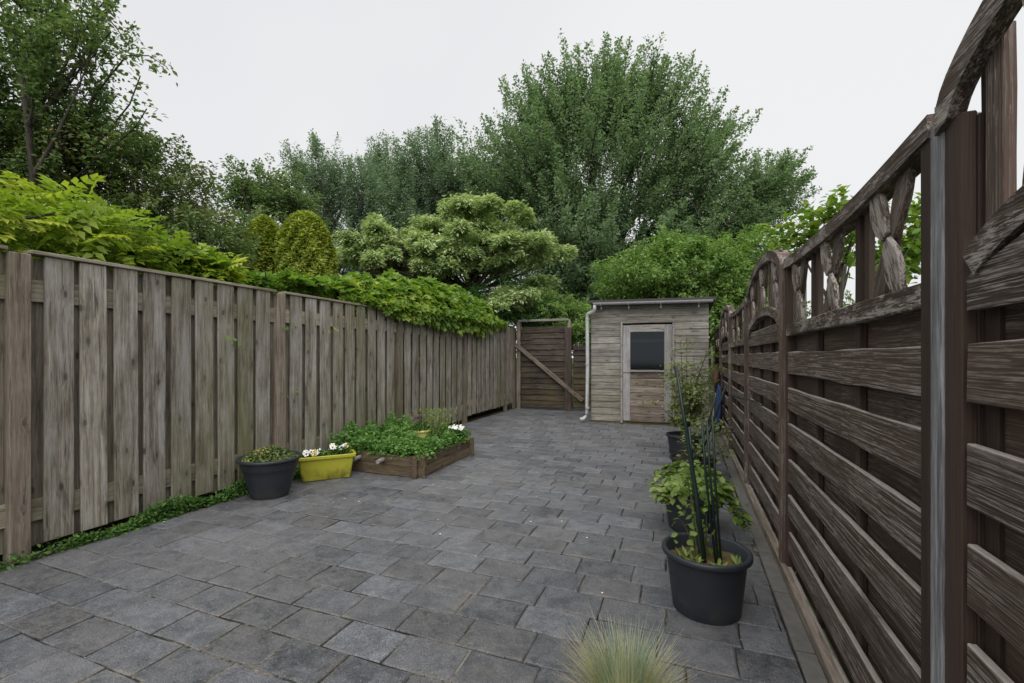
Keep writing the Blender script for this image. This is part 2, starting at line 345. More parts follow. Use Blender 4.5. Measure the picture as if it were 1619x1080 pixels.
# pavement: sand bed + stones 20 x 30 cm laid in rows across the yard
def bedmat():
    m = M('joint_sand'); p = m.coords(world=True); n1 = m.noise(p, 1.6, 5, .65); n2 = m.noise(p, 45, 4, .7)
    f = m.math('ADD', m.math('MULTIPLY', n1, .75), m.math('MULTIPLY', n2, .25))
    return m.finish(m.ramp(f, [(.40,(.010,.010,.009)),(.50,(.045,.042,.034)),(.56,(.17,.155,.13)),(.66,(.30,.28,.24))]), .95, n2, .7, .01, .1)
def stonemat():
    m = M('paving_stone'); p = m.coords(world=True)
    a = m.n('Attribute', attribute_name='rnd').outputs['Fac']; o = m.n('ObjectInfo').outputs['Random']
    r = m.math('FRACT', m.math('ADD', m.math('MULTIPLY', o, 7.31), a)); r2 = m.math('FRACT', m.math('MULTIPLY', r, 23.7)); r3 = m.math('FRACT', m.math('MULTIPLY', r, 71.3))
    pv = m.n('VectorMath', {0: p, 1: m.n('VectorMath', {0: (5.,3.,0.), 'Scale': r}, operation='SCALE').outputs[0]}, operation='ADD').outputs[0]
    big = m.noise(p, .9, 5, .65); mid = m.noise(pv, 9., 7, .72, .4); blot = m.noise(pv, 26., 6, .75); fine = m.noise(p, 190, 3, .8); fine2 = m.noise(p, 70, 5, .8)
    sp = m.n('TexVoronoi', {'Vector': p, 'Scale': 85., 'Randomness': 1.}, feature='F1')
    spm = m.math('MULTIPLY', m.ramp(sp.outputs['Distance'], [(0,1),(.22,1),(.32,0)]), m.ramp(m.n('SeparateColor', {0: sp.outputs['Color']}).outputs[0], [(.62,0),(.70,1)]))
    col = m.mix(m.ramp(fine, [(.30,0),(.70,1)]), (.008,.010,.013), (.165,.174,.195))
    bright = m.ramp(m.math('ADD', m.math('MULTIPLY', r, .20), m.math('ADD', m.math('MULTIPLY', mid, .50), m.math('MULTIPLY', blot, .30))), [(.32,.45),(.44,.85),(.54,1.12),(.68,1.9)])
    col = m.mix(1, col, bright, 'MULTIPLY')
    br = m.math('MULTIPLY', m.ramp(r2, [(.55,0),(.95,1)]), m.ramp(blot, [(.38,.1),(.58,1)]))
    col = m.mix(m.math('MULTIPLY', br, .42), col, m.mix(fine2, (.030,.027,.024), (.120,.106,.092)))
    # fine sand swept over the yard, settling in blotches and along the joints
    dust = m.ramp(m.math('ADD', m.math('MULTIPLY', big, .42), m.math('ADD', m.math('MULTIPLY', mid, .33), m.math('MULTIPLY', blot, .25))), [(.45,0),(.52,.6),(.60,1)])
    pale = m.math('MULTIPLY', m.ramp(r3, [(.70,0),(.98,.8)]), m.ramp(blot, [(.42,0),(.60,1)]))
    dust = m.math('MULTIPLY', m.math('MAXIMUM', dust, pale), m.ramp(fine2, [(.36,.25),(.60,1)]))
    col = m.mix(m.math('MULTIPLY', dust, .62), col, m.mix(fine, (.09,.089,.086), (.24,.235,.225)))
    ed = m.n('Attribute', attribute_name='edge').outputs['Fac']
    es = m.math('MULTIPLY', m.ramp(m.math('ADD', ed, m.math('MULTIPLY', m.math('SUBTRACT', fine2, .5), .35)), [(.80,0),(.98,1)]), m.ramp(m.noise(p, 4.2, 6, .75), [(.52,0),(.66,1)]))
    col = m.mix(m.math('MULTIPLY', es, .6), col, m.mix(fine, (.09,.082,.065), (.27,.25,.215)))
    moss = m.math('MULTIPLY', m.ramp(m.noise(p, 2.3, 6, .75), [(.58,0),(.68,1)]), m.ramp(fine2, [(.45,0),(.60,1)]))
    col = m.mix(m.math('MULTIPLY', moss, .45), col, (.095,.09,.045))
    col = m.mix(m.math('MULTIPLY', spm, .55), col, m.mix(fine, (.012,.012,.013), (.42,.42,.40)))
    h = m.math('ADD', m.math('MULTIPLY', fine2, .6), m.math('ADD', m.math('MULTIPLY', fine, .35), m.math('MULTIPLY', blot, .9)))
    return m.finish(col, m.math('ADD', .56, m.math('MULTIPLY', dust, .25)), h, .8, .006, .55)
m_stone = stonemat()
XL, XR = -3.59, .405
pav = obj('pavement', MB().add([(XL-.01,-2.4,-.0075),(XR+.10,-2.4,-.0075),(XR+.10,10.6,-.0075),(XL-.01,10.6,-.0075)], [(0,1,2,3)]).mesh(), bedmat(), kind='structure')
def stone_mesh(L, Wd, seed):
    rd = random.Random(seed); J = lambda a: rd.uniform(-a, a); q = []
    bs = .004
    rim = []
    n = 3; m_ = 2
    # outline points round the stone, slightly chipped
    for i in range(n): rim.append((-L/2+L*i/n, -Wd/2))
    for i in range(m_): rim.append((L/2, -Wd/2+Wd*i/m_))
    for i in range(n): rim.append((L/2-L*i/n, Wd/2))
    for i in range(m_): rim.append((-L/2, Wd/2-Wd*i/m_))
    k = len(rim); vs = [];
    rim = [(x+J(.0038), y+J(.0038)) for x, y in rim]
    for x, y in rim: vs.append((x, y, -.03))
    for x, y in rim: vs.append((x, y, -.0045+J(.001)))
    for x, y in rim:
        s = bs+abs(J(.003)); vs.append((x-math.copysign(min(s, abs(x)), x)*(abs(x) > L*.4), y-math.copysign(min(s, abs(y)), y)*(abs(y) > Wd*.4), J(.0007)))
    vs.append((J(.02), J(.01), J(.0012)+.0006))
    fs = []
    for i in range(k):
        j = (i+1) % k
        fs += [(i, j, k+j, k+i), (k+i, k+j, 2*k+j, 2*k+i), (2*k+i, 2*k+j, 3*k)]
    me = MB().add(vs, fs).mesh(); me.materials.append(m_stone)
    at = me.attributes.new('edge', 'FLOAT', 'POINT'); at.data.foreach_set('value', [1.0]*(3*k)+[0.0]); return me
JT = .0055
SM = [stone_mesh(.3-JT, .2-JT, 100+i) for i in range(12)]
HALF = {}
stones = []
rd = random.Random(3)
ny = int((10.5+2.4)/.2)
for j in range(ny):
    y = -2.4+.185+j*.2; off = [0, .15, .08, .22][j % 4]+rd.uniform(-.03, .03)
    xl = XL if y < 5.15 else XL-.13; x = xl-off
    while x < XR:
        a, b = max(x, xl), min(x+.3, XR)
        if b-a > .018: stones.append(((a+b)/2, y, b-a))
        x += .3
def vis(s):
    d = -s[0]*math.sin(YAW)+s[1]*math.cos(YAW); xc = s[0]*math.cos(YAW)+s[1]*math.sin(YAW)
    if d < .9: return None
    u = 809.5+FOC*xc/d; v = 564+FOC*EYE/d
    return d if (-60 < u < 1680 and v < 1150) else None
vv = sorted([(vis(s), i) for i, s in enumerate(stones) if vis(s) is not None])
near = set(i for d, i in vv[:300])
JV, JF, JR, JE, base = [], [], [], [], 0
for i, (x, y, L) in enumerate(stones):
    full = abs(L-.3) < .002
    if full: me = SM[rd.randrange(12)]
    else:
        k = round(L, 2)
        if k not in HALF: HALF[k] = stone_mesh(k-JT, .2-JT, int(k*1000))
        me = HALF[k]
    # the yard has settled a little: shallow long waves plus each stone's own tilt
    z = .0035*math.sin(x*1.7+y*.9)+rd.uniform(-.0025,.0025)
    e = Euler((rd.uniform(-.009,.009), rd.uniform(-.006,.006), rd.uniform(-.006,.006)+(math.pi if rd.random() < .5 else 0)))
    if i in near: obj('paving_stone', me, None, pav, (x, y, z), e)
    else:
        mt = Matrix.Translation((x,y,z)) @ e.to_matrix().to_4x4()
        co = np.array([tuple(mt @ v.co) for v in me.vertices])
        for p in me.polygons: JF.append([base+q for q in p.vertices]); JR.append((i*.37) % 1)
        JV.append(co); JE += [1.0]*(len(co)-1)+[0.0]; base += len(co)
me = bpy.data.meshes.new('paving_rest'); me.from_pydata(np.concatenate(JV).tolist(), [], JF); me.materials.append(m_stone)
at_ = me.attributes.new('rnd', 'FLOAT', 'FACE'); at_.data.foreach_set('value', JR)
at_ = me.attributes.new('edge', 'FLOAT', 'POINT'); at_.data.foreach_set('value', JE)
obj('paving_stones_beyond', me, None, pav, kind='stuff')
# crumbs of sand, bark and moss caught in the joints
V = []; F = []; rc = random.Random(31)
for _ in range(9000):
    x, y, L = stones[rc.randrange(len(stones))]
    d = vis((x, y, L))
    if d is None or d > 5.5 or math.sin(x*2.1+y*1.3)+math.sin(x*.8-y*2.7)+rc.uniform(-1.2,1.2) < .2: continue
    if rc.random() < .68: px_, py_ = x+rc.uniform(-.5,.5)*L, y+.1*rc.choice((-1,1))+rc.gauss(0,.0045)
    else: px_, py_ = x+L/2*rc.choice((-1,1))+rc.gauss(0,.0045), y+rc.uniform(-.1,.1)
    if not XL < px_ < XR: continue
    s = rc.uniform(.0012,.0036); a = rc.random()*3; k = len(V); z0 = rc.uniform(-.002,.003)
    for q in range(3): V.append((px_+s*math.cos(a+q*2.1)*rc.uniform(.6,1.6), py_+s*math.sin(a+q*2.1), z0-.002))
    V.append((px_, py_, z0+s*.9)); F += [(k,k+1,k+3),(k+1,k+2,k+3),(k+2,k,k+3)]
me = bpy.data.meshes.new('joint_crumbs'); me.from_pydata(V, [], F)
def crumbmat():
    m = M('joint_crumb'); n1 = m.noise(m.coords(world=True), 60, 2, .5)
    return m.finish(m.ramp(n1, [(.38,(.05,.055,.02)),(.48,(.07,.05,.03)),(.55,(.22,.19,.14)),(.65,(.36,.33,.27))]), .95)
obj('joint_crumbs', me, crumbmat(), pav, kind='stuff')
# narrow band of edging slabs and the kerb under the right fence
edge = obj('edging', MB().box((.447,4.0,-.03), (.078,12.9,.035)).mesh(), m_conc, kind='structure')
for k in range(26):
    s = board(.49, .074, .03, 'y', .001, 2, .003, k); obj('edging_stone', s, m_conc, edge, (.449, -2.1+k*.5, -.011), (0, R(90)*0, 0))
    edge.children[-1].rotation_euler = (0, R(90), 0)
m_kerbw = wood('kerb_board_wood', 'y', [(.28,(.07,.055,.04)),(.45,(.17,.14,.11)),(.7,(.30,.26,.22))], green=.3, low=.3)
obj('kerb', bevel(MB().box((.505,4.0,.012), (.035,12.9,.075)).mesh(), .004), m_kerbw, kind='structure')
# ------------------------------------------------------------------ left fence (upright boards on both sides of the rails)
LF = thing('board_fence', 'tall weathered grey fence of overlapping upright boards along the left side of the yard', 'fence', (-3.66, 1.466, 0), (0, 0, .0115))
FB = [board(1.755, .146, .019, 'z', .0015, 5, .0025, i) for i in range(6)]
FB2 = [board(1.755, .085, .019, 'z', .0012, 5, .0025, i+20) for i in range(2)]
BB = [board(1.755, .146, .018, 'z', .0012, 3, .0025, i+40) for i in range(3)]
RL = {}
posts = [-1.87, 0, 1.87, 3.885, 5.93, 7.98, 8.56]
rd = random.Random(11)
for i, y in enumerate(posts[:-1]):
    y1 = posts[i+1]; top = 1.822 if i < 4 else 1.87+(.02 if i == 5 else 0)
    obj('post', bevel(board(top-.01+.05, .096 if i < 5 else .06, .075, 'z', .001, 3, 0, i), .004), m_post, LF, (-.037, y, (top-.01-.05)/2), (0, 0, 0))
    span = y1-y; n = 9 if i < 5 else 2; p = span/(n+1)
    for k in range(1, n+1):
        fm = rd.choice(FB)
        wd = 1.0
        obj('board', fm, m_fence, LF, (-.030, y+p*k+rd.uniform(-.006,.006), .066+.8775+rd.uniform(-.008,.008)+(top-1.822)), (rd.uniform(-.003,.003)*1.2, rd.uniform(-.002,.002), rd.choice((0, math.pi))+rd.uniform(-.03,.03)*.5))
    for k in range(n+1):
        obj('back_board', rd.choice(BB), m_fence_back, LF, (-.0745, y+p*(k+.5)+rd.uniform(-.01,.01), .05+.8775+rd.uniform(-.008,.004)+(top-1.822)), (rd.uniform(-.003,.003), 0, rd.choice((0, math.pi))))
    for z in (1.600, .268):
        key = round(span, 2)
        if key not in RL: RL[key] = board(span-.05, .135, .024, 'y', .002, 4, .003, 77)
        obj('rail', RL[key], m_fence_rail, LF, (-.0525, (y+y1)/2, z+(top-1.822)+rd.uniform(-.004,.004)))
    obj('cap', board(span-.102 if i else span-.1, .022, .105, 'y', .001, 3, .003, 90+i), m_fence_rail, LF, (-.056, (y+y1)/2, top+.009), (0, 0, 0))
obj('post', bevel(board(1.93, .09, .075, 'z', .001, 3, 0, 99), .004), m_post, LF, (-.045, 8.58, .91))

# ------------------------------------------------------------------ right fence (rough sawn slats, carved flower openwork)
RF = thing('carved_fence', 'dark brown slatted fence with arched panels and carved wooden flowers along the right side', 'fence', (.510, 0, 0))
# local x: depth away from the yard, local y along
def slat(L, Wd, T, seed):
    rd = random.Random(seed); seg = 8; vs = []; fs = []
    for i in range(seg+1):
        y = (i/seg-.5)*L; a = rd.uniform(-.0035,.0035); c = rd.uniform(-.0035,.0035); t = rd.uniform(-.001,.001)
        for x, z in ((-T/2+t,-Wd/2+a),(T/2,-Wd/2+a),(T/2,Wd/2+c),(-T/2+t+.001,Wd/2+c)): vs.append((x,y,z))
    for i in range(seg):
        for k in range(4): fs.append((i*4+k, i*4+(k+1)%4, (i+1)*4+(k+1)%4, (i+1)*4+k))
    fs += [(3,2,1,0), tuple(seg*4+k for k in range(4))]
    return bevel(MB().add(vs, fs).mesh(), .002, 1, 50)
def lens_plate(L, Wd, T, seed, trunc=False):
    """a carved petal: pointed oval plate, rounded top face, tip along +z"""
    n = 12; ol = []
    for i in range(n+1):
        t = i/n; ol.append((max(.004, Wd/2*math.sin(math.pi*min(1,t**1.15*.80+.13))**.9), t*L))
    poly = [(x, z) for x, z in ol]+[(-x, z) for x, z in ol[::-1]]
    m = MB(); m.prism(poly, T, lambda a, b, c: (c-T/2, a, b)); return bevel(m.mesh(), .003, 1, 50)
PET = lens_plate(.190, .100, .014, 1); PETN = lens_plate(.220, .088, .016, 2)
def arch_z(y, y0, y1, z0, rise):
    t = (y-y0)/(y1-y0)*2-1; return z0+rise*max(0, 1-abs(t)**2.3)**.64
def sweep(name, f, ya, yb, n, hz, x0, x1, mat):
    """a bent rail following z = f(y); hz deep, between x0 and x1"""
    ys = [ya+(yb-ya)*(.5-.5*math.cos(math.pi*i/n)) for i in range(n+1)]; vs = []; fs = []
    for i, y in enumerate(ys):
        e = .004; ta = max(ya, y-e); tb = min(yb, y+e); s = (f(tb)-f(ta))/(tb-ta); q = math.hypot(1, s); ny_, nz_ = -s/q, 1/q
        z = f(y)
        lo = (min(max(y-ny_*hz, ya), yb), z-nz_*hz)
        vs += [(x0, lo[0], lo[1]), (x1, lo[0], lo[1]), (x1, y, z), (x0, y, z)]
    for i in range(n):
        for k in range(4): fs.append((i*4+k, i*4+(k+1)%4, (i+1)*4+(k+1)%4, (i+1)*4+k))
    fs += [(3,2,1,0), tuple(n*4+k for k in range(4))]
    return obj(name, MB().add(vs, fs).mesh(), mat, RF)
SL = {}
def slat_of(L, W_, seed):
    k = (round(L,2), W_, seed % 3)
    if k not in SL: SL[k] = slat(L, W_, .017, seed)
    return SL[k]
def fence_post(y, wd=.07, top=1.70, mat=None, x=-.02):
    obj('post', bevel(board(top+.03, wd, .07, 'z', .0008, 3, 0, int(y*100)), .004), mat or m_stileworn, RF, (.035+x, y, (top+.03)/2-.03))
rd = random.Random(23)
def panel(y0, y1, kind, s0=.04, s1=.04, gp=0., xs=0.0, xf=-.002):
    """y0 near end, y1 far end"""
    a, b = y0+s0+gp, y1-s1-gp; L = b-a; mid = (y0+y1)/2
    for yc, sw, sx in ((y0+s0/2, s0, xf), (y1-s1/2, s1, .002)):
        obj('stile', bevel(board(1.66, sw, .05 if y0 > 0 else .026, 'z', .0006, 3, 0, 5), .003), m_stile if y1 < 3.2 else m_stileworn, RF, (sx+(.025 if y0 > 0 else .013), yc, .86))
    arch = kind == 'arch'
    inner = (lambda y: arch_z(y, a-.02, b+.02, 1.375, .175)) if arch else (lambda y: 1.372)
    outer = (lambda y: arch_z(y, y0-.005, y1+.005, 1.715 if y0 > 0 else 1.738, .205)) if arch else (lambda y: 1.742-.03*(1-((y-mid)/(L/2+.04))**2))
    zs = [1.225-.196*i for i in range(7)]
    for i, zt in enumerate(zs):
        obj('slat', slat_of(L, .118, i+int(y0)), m_slat, RF, (.016+xs, (a+b)/2, zt-.059+rd.uniform(-.002,.002)), (rd.uniform(-.002,.002), rd.uniform(-.01,.01), rd.choice((0, math.pi))))
    bz = [1.262-.196*i for i in range(8)]
    for i, z in enumerate(bz):
        if z < 0: continue
        if i == 0 and not arch: z -= .0
        obj('back_slat', slat_of(L+(.02 if y0 > 0 else .14), .165, i+7), m_slatb, RF, (.058+xs, (a+b)/2, z), (0, 0, rd.choice((0, math.pi))))
    for k in (1, 2):
        yk = a+L*k/3
        obj('batten', board(inner(yk)-.03, .035, .022, 'z', .001, 3, .002, k), m_stile, RF, (.037+xs, yk, (inner(yk)-.03)/2+.01))
    if arch:
        n = 10; ol = []; bl = []
        for i in range(n+1):
            y = a+L*i/n; ztop = min(1.405, inner(y)-.045)
            if ztop > 1.30: ol.append((y, ztop)); bl.append(y)
        poly = [(bl[0], 1.290)]+[(y, 1.290) for y in bl[1:]]+ol[::-1]
        obj('slat', MB().prism([(p, q-1.345) for p, q in poly], .016, lambda p, q, c: (.008+xs+c, p, q)).mesh(), m_slat, RF, (0, 0, 1.345))
        bp = [(a+L*i/n, inner(a+L*i/n)-.03) for i in range(n+1)]
        obj('back_slat', MB().prism([(a,1.34),(b,1.34)]+bp[::-1], .016, lambda p, q, c: (.052+xs+c, p, q)).mesh(), m_slatb, RF)
        sweep('arch_rail', inner, a-.002, b+.002, 26, .058, xf-.002, .048 if y0 > 0 else .030, m_caprail)
        sweep('arch_cap', outer, y0-.012, y1+.012, 30, .062, -.010, .060 if y0 > 0 else .022, m_caprail)
    else:
        obj('top_rail', bevel(board(L-.002, .060, .046, 'y', .0015, 6, 0, 3), .003), m_caprail, RF, (.021, (a+b)/2, 1.342))
        sweep('cap', outer, y0-.005, y1+.005, 14, .052, -.008, .058, m_caprail)
    # openwork: upright bars between carved flowers of four petals
    fl = [a+L*q for q in (.148, .5, .852)] if not arch else [a+L*q for q in (.16, .5, .84)]
    bars = [a+L*q for q in ((.02, .27, .325, .65, .705, .975))]
    if arch: bars = [a+L*q for q in (.05, .29, .36, .64, .71, .95)]
    for q, yb in enumerate(bars):
        z0 = inner(yb)-.003; z1 = outer(yb)-.045
        if z1-z0 < .05: continue
        if y0 < 0 and q == 5:
            obj('bar', board(z1-z0, .052, .02, 'z', .001, 3, .002, q), m_stileworn, RF, (.030, 1.106, (z0+z1)/2)); obj('bar', board(z1-z0-.03, .03, .02, 'z', .001, 3, .002, q), m_stile, RF, (.045, 1.163, (z0+z1)/2-.02)); continue
        obj('bar', board(z1-z0, .036, .018, 'z', .001, 3, .002, q), m_stile if y1 < 3 else m_stileworn, RF, (.030, yb, (z0+z1)/2), (rd.uniform(-.01,.01), 0, 0))
        yb2 = yb+L*.036
        if True: obj('bar', board(z1-z0-.01, .034, .016, 'z', .001, 3, .002, q), m_stile, RF, (.048, yb2, (z0+z1)/2))
    for yc in fl:
        zc = (inner(yc)+outer(yc)-.045)/2; hh = (outer(yc)-.045-inner(yc))
        f = hh/.325
        for (ang, pm, mt, sx) in ((30, PET, m_petal, .010), (-150, PET, m_petal, .010), (-32, PETN, m_stileworn, .024), (148, PETN, m_stileworn, .024)):
            # rotation about x: tip direction (y, z); positive ang leans away from the viewer (+y)
            q = R(ang); o = obj('petal', pm, None, RF, (sx, yc-math.sin(-q)*.008, zc+math.cos(q)*.008), (-q, 0, 0))
            if not pm.materials: pm.materials.append(mt)
            o.scale = (1, min(1, f)*1.0, f)
        for sgn in (-1, 1):
            o = obj('stem', STEM, m_stile, RF, (.036, yc+sgn*.062, zc), (0, 0, 0)) if False else None
        h2 = math.hypot(hh, .16)
        obj('lath', board(h2-.02, .024, .014, 'z', .001, 3, .002, 4), m_stile, RF, (.034, yc, zc), (R(26), 0, 0))
panel(-.60, 1.235, 'arch', .055, .064, gp=.014, xs=-.004, xf=0)
obj('batten', board(1.66, .03, .012, 'z', .001, 3, .002, 1), m_stile, RF, (.032, 1.180, .85))
obj('batten', board(1.36, .05, .012, 'z', .001, 3, .002, 1), m_stile, RF, (.042, 1.150, .69))
fence_post(1.262, .052, 1.712, m_greypost, -.036+.034)
panel(1.290, 2.905, 'straight', .042, .03)
fence_post(2.945, .07, 1.72)
panel(2.985, 4.61, 'arch')
fence_post(4.650, .07, 1.70)
panel(4.690, 6.30, 'straight')
fence_post(6.335, .07, 1.70)
panel(6.370, 8.02, 'arch')
fence_post(8.055, .07, 1.70)
panel(8.090, 9.75, 'straight')

# ------------------------------------------------------------------ shed
SX0, SX1, SY = -1.643, .345, 8.36
SH = thing('garden_shed', 'weathered wooden shed with half glazed door and pale downpipe at the yard end', 'shed', (SX0, SY, 0))
SW = SX1-SX0; BH = .117
DX0, DX1, DZ = .565, 1.415, 1.80     # door opening (local)
m_sideb = wood('shed_side_wood', 'y', [(.28,(.07,.05,.04)),(.45,(.17,.145,.12)),(.7,(.30,.275,.25))], green=.4, low=.8)
rd = random.Random(5)
for k in range(18):
    z = .045+BH*k+BH/2; tilt = -.085
    def sb(x0, x1):
        if x1-x0 < .03: return
        obj('siding_board', board(x1-x0-.002, BH+.010, .016, 'x', .0028, 6, .002, k*7+int(x0*10)), m_shed, SH, ((x0+x1)/2, -.012, z), (tilt*1, 0, rd.uniform(-.002,.002)))
    # board() with axis x has thickness on y? (length x, width z set below)
    if z-BH/2 < DZ-.03: sb(.0, DX0-.02); sb(DX1+.02, SW)
    else: sb(0, SW)
for name, x in (('side_wall', .02), ('side_wall', SW-.02)):
    obj(name, MB().box((x, .92, 1.07), (.03, 1.78, 2.07)).mesh(), m_sideb, SH)
obj('back_wall', MB().box((SW/2, 1.83, 1.07), (SW-.06, .03, 2.07)).mesh(), m_shed, SH)
m_dark = plain('dark_shed_interior', (.03,.032,.036), .9, .4)
obj('floor_board', MB().box((SW/2, .92, .03), (SW-.07, 1.76, .03)).mesh(), m_dark, SH)
obj('sill_beam', MB().box((SW/2-.0, .004, .022), (SW-.01, .04, .05)).mesh(), m_gate, SH)
# door frame, door
def fr(name, x, z, w_, h_, y, t, mat, par, ax='z', seed=1):
    o = obj(name, board(h_ if ax == 'z' else w_, w_ if ax == 'z' else h_, t, ax, .001, 4, .003, seed), mat, par, (x, y, z)); 
    if ax == 'z': o.rotation_euler = (0, 0, R(90))
    return o
# board(): axis 'x' gives (l, x, y): width on z, thickness on y ; axis 'z' gives (x, y, l): width on y -> turned by 90 deg
DF = fr('door_frame', DX0-.012, .045+.87, .035, 1.80, -.035, .04, m_doortop, SH)
fr('frame_post', DX1+.012, .045+.87, .035, 1.80, -.035, .04, m_doortop, SH)
DR = obj('door', MB().box(((DX0+DX1)/2, .012, .48), (DX1-DX0-.03, .02, .84)).mesh(), m_dark, SH)
DWN = DX1-DX0
fr('door_stile', DX0+.075, .06+.85, .125, 1.70, -.028, .032, m_doorgrey, DR, seed=3)
fr('door_stile', DX1-.075, .06+.85, .125, 1.70, -.028, .032, m_doorgrey, DR, seed=4)
fr('door_rail', (DX0+DX1)/2, 1.76-.06, DWN-.26, .125, -.028, .030, m_doortop, DR, 'x', 5)
fr('door_rail', (DX0+DX1)/2, .115, DWN-.26, .13, -.028, .030, m_shedred, DR, 'x', 6)
for k in range(6):
    z = .185+.126*k+.06
    fr('door_board', (DX0+DX1)/2, z, DWN-.258, .120, -.018, .020, m_shedred, DR, 'x', 10+k)
fr('window_sill', (DX0+DX1)/2, .948, DWN-.24, .035, -.036, .04, m_doortop, DR, 'x', 30)
def glassmat():
    m = M('window_glass'); t = m.n('BsdfTransparent', {'Color': (.55,.60,.62,1)}); g = m.n('BsdfGlossy', {'Roughness': .06, 'Color': (.9,.95,1,1)})
    fz = m.n('Fresnel', {'IOR': 1.5}).outputs[0]
    x = m.n('MixShader', {0: m.math('MULTIPLY', fz, .8, clamp=True), 1: t.outputs[0], 2: g.outputs[0]}); m.t.links.new(x.outputs[0], m.out.inputs[0]); return m.m
m_glass = glassmat()
obj('window_pane', MB().box(((DX0+DX1)/2, -.014, 1.305), (DWN-.255, .004, .68)).mesh(), m_glass, DR)
m_curt = plain('blue_grey_plastic_sheet', (.014,.019,.025), .6, .5, 6); m_curt2 = plain('pale_curtain', (.11,.125,.14), .7, .2, 10)
obj('curtain', MB().box(((DX0+DX1)/2, .09, 1.24), (DWN-.05, .01, .62)).mesh(), m_curt, DR)
obj('curtain_pelmet', MB().box(((DX0+DX1)/2, .045, 1.48), (DWN-.16, .015, .055)).mesh(), m_curt2, DR)
lt = MB().box((DX0+.055, -.052, .93), (.14, .012, .014)); lt.tube([(DX0+.13,-.05,.93),(DX0+.13,-.085,.93)], .007)
obj('latch', lt.mesh(), m_metal, DR)
# roof
rf = obj('roof', bevel(MB().box((SW/2+.01, .86, 2.185), (SW+.12, 2.02, .045)).mesh(), .004), m_felt, SH, rot=(0, R(.8), 0))
obj('fascia', board(SW+.13, .055, .02, 'x', .001, 6, .002, 8), m_felt, rf, (SW/2+.01, -.155, 2.19))
gt = MB(); n = 8; L0, L1 = .045, SW+.03
pr = [(.048*math.cos(math.pi+math.pi*k/n), .045*math.sin(math.pi+math.pi*k/n)) for k in range(n+1)]
pr2 = [(a*.9, b*.9) for a, b in pr[::-1]]; ring = pr+pr2
vs = [(L, a-.205, b+2.165-(L-L0)*0.0) for L in (L0, L1) for a, b in ring]; k = len(ring)
gt.add(vs, [(i, (i+1)%k, k+(i+1)%k, k+i) for i in range(k)]+[tuple(range(k)), tuple(range(k, 2*k))])
gt.prism([(a, b) for a, b in pr], .004, lambda a, b, c: (L0+c, a-.205, b+2.165)); gt.prism([(a, b) for a, b in pr], .004, lambda a, b, c: (L1-c, a-.205, b+2.165))
gutter = obj('gutter', gt.mesh(), m_zinc, SH, rot=(0, R(.8), 0))
for x in (.18, .66, 1.20, 1.80):
    b_ = MB().box((x, -.155, 2.135), (.018, .10, .012)); b_.tube([(x,-.256,2.168),(x,-.250,2.13),(x,-.225,2.106),(x,-.19,2.104),(x,-.158,2.125),(x,-.156,2.175)], .006, 5); b_.box((x,-.146,2.10), (.02,.008,.09))
    obj('gutter_bracket', b_.mesh(), m_zinc, gutter)
dp = MB().tube([(.10,-.205,2.13),(.10,-.205,2.06),(.085,-.185,2.02),(-.035,-.11,1.985),(-.055,-.095,1.955),(-.058,-.085,1.90),(-.055,-.075,1.0),(-.065,-.07,.16),(-.075,-.08,.11),(-.12,-.13,.065),(-.175,-.16,.055)],
               [.030,.030,.031,.031,.033,.033,.033,.033,.034,.034,.034], 12, caps=True)
dpo = obj('downpipe', dp.mesh(smooth=True), m_pipe, SH)
for z in (1.86, 1.05, .25): obj('pipe_clip', MB().tube([(-.057,-.082,z),(-.057,-.082,z+.028)], .039, 12).mesh(), m_zinc, dpo)

# ------------------------------------------------------------------ gate between the left fence and the shed
GT = thing('wooden_gate', 'dark brown board gate with a long diagonal brace beside the shed', 'gate', (-3.62, 9.92, 0))
rd = random.Random(9)
obj('gate_frame', bevel(MB().box((-.02, .02, 1.0), (.09, .09, 2.02)).mesh(), .004), m_post, GT)
obj('gate_frame', bevel(MB().box((1.17, .03, 1.01), (.06, .07, 2.04)).mesh(), .004), m_post, GT)
obj('lintel', board(1.18, .05, .08, 'x', .002, 4, .003, 1), m_doortop, GT, (.57, .01, 2.03))
obj('gate_post', bevel(MB().box((1.165, -.045, .92), (.15, .05, 1.86)).mesh(), .004), m_gatered, GT)
for k in range(14):
    obj('gate_board', board(1.05, .142, .018, 'x', .003, 6, .002, k+60), m_gate, GT, (.575, rd.uniform(-.002,.002), .09+.128*k+.06), (rd.uniform(-.02,.02)-.15, rd.uniform(-.004,.004), 0))
obj('gate_rail', board(1.07, .09, .03, 'x', .002, 4, .003, 2), m_bed, GT, (.58, -.03, .11))
for x in (.06, .33, .60, .85, 1.06):
    obj('gate_stile', board(1.75, .05, .03, 'z', .001, 3, .002, 2), m_gatered, GT, (x, .035, .96), (0, 0, R(90)))
for k in range(10):
    obj('side_board', board(.86, .142, .018, 'x', .003, 4, .002, k+90), m_gate, GT, (1.70, rd.uniform(-.002,.002), .09+.128*k+.06), (rd.uniform(-.02,.02)-.15, 0, 0))
obj('side_rail', board(.86, .10, .03, 'x', .002, 4, .003, 2), m_gatered, GT, (1.70, -.02, 1.39))
bl = math.hypot(1.56, 1.24)
obj('diagonal_brace', board(bl, .085, .045, 'x', .0015, 4, .003, 3), m_brace, GT, (.72, -.085, .86), (0, math.atan2(1.24, 1.56), 0))
obj('hinge', MB().box((.16,-.03,1.6), (.3,.008,.03)).mesh(), m_gatered, GT); obj('hinge', MB().box((.16,-.03,.35), (.3,.008,.03)).mesh(), m_gatered, GT)

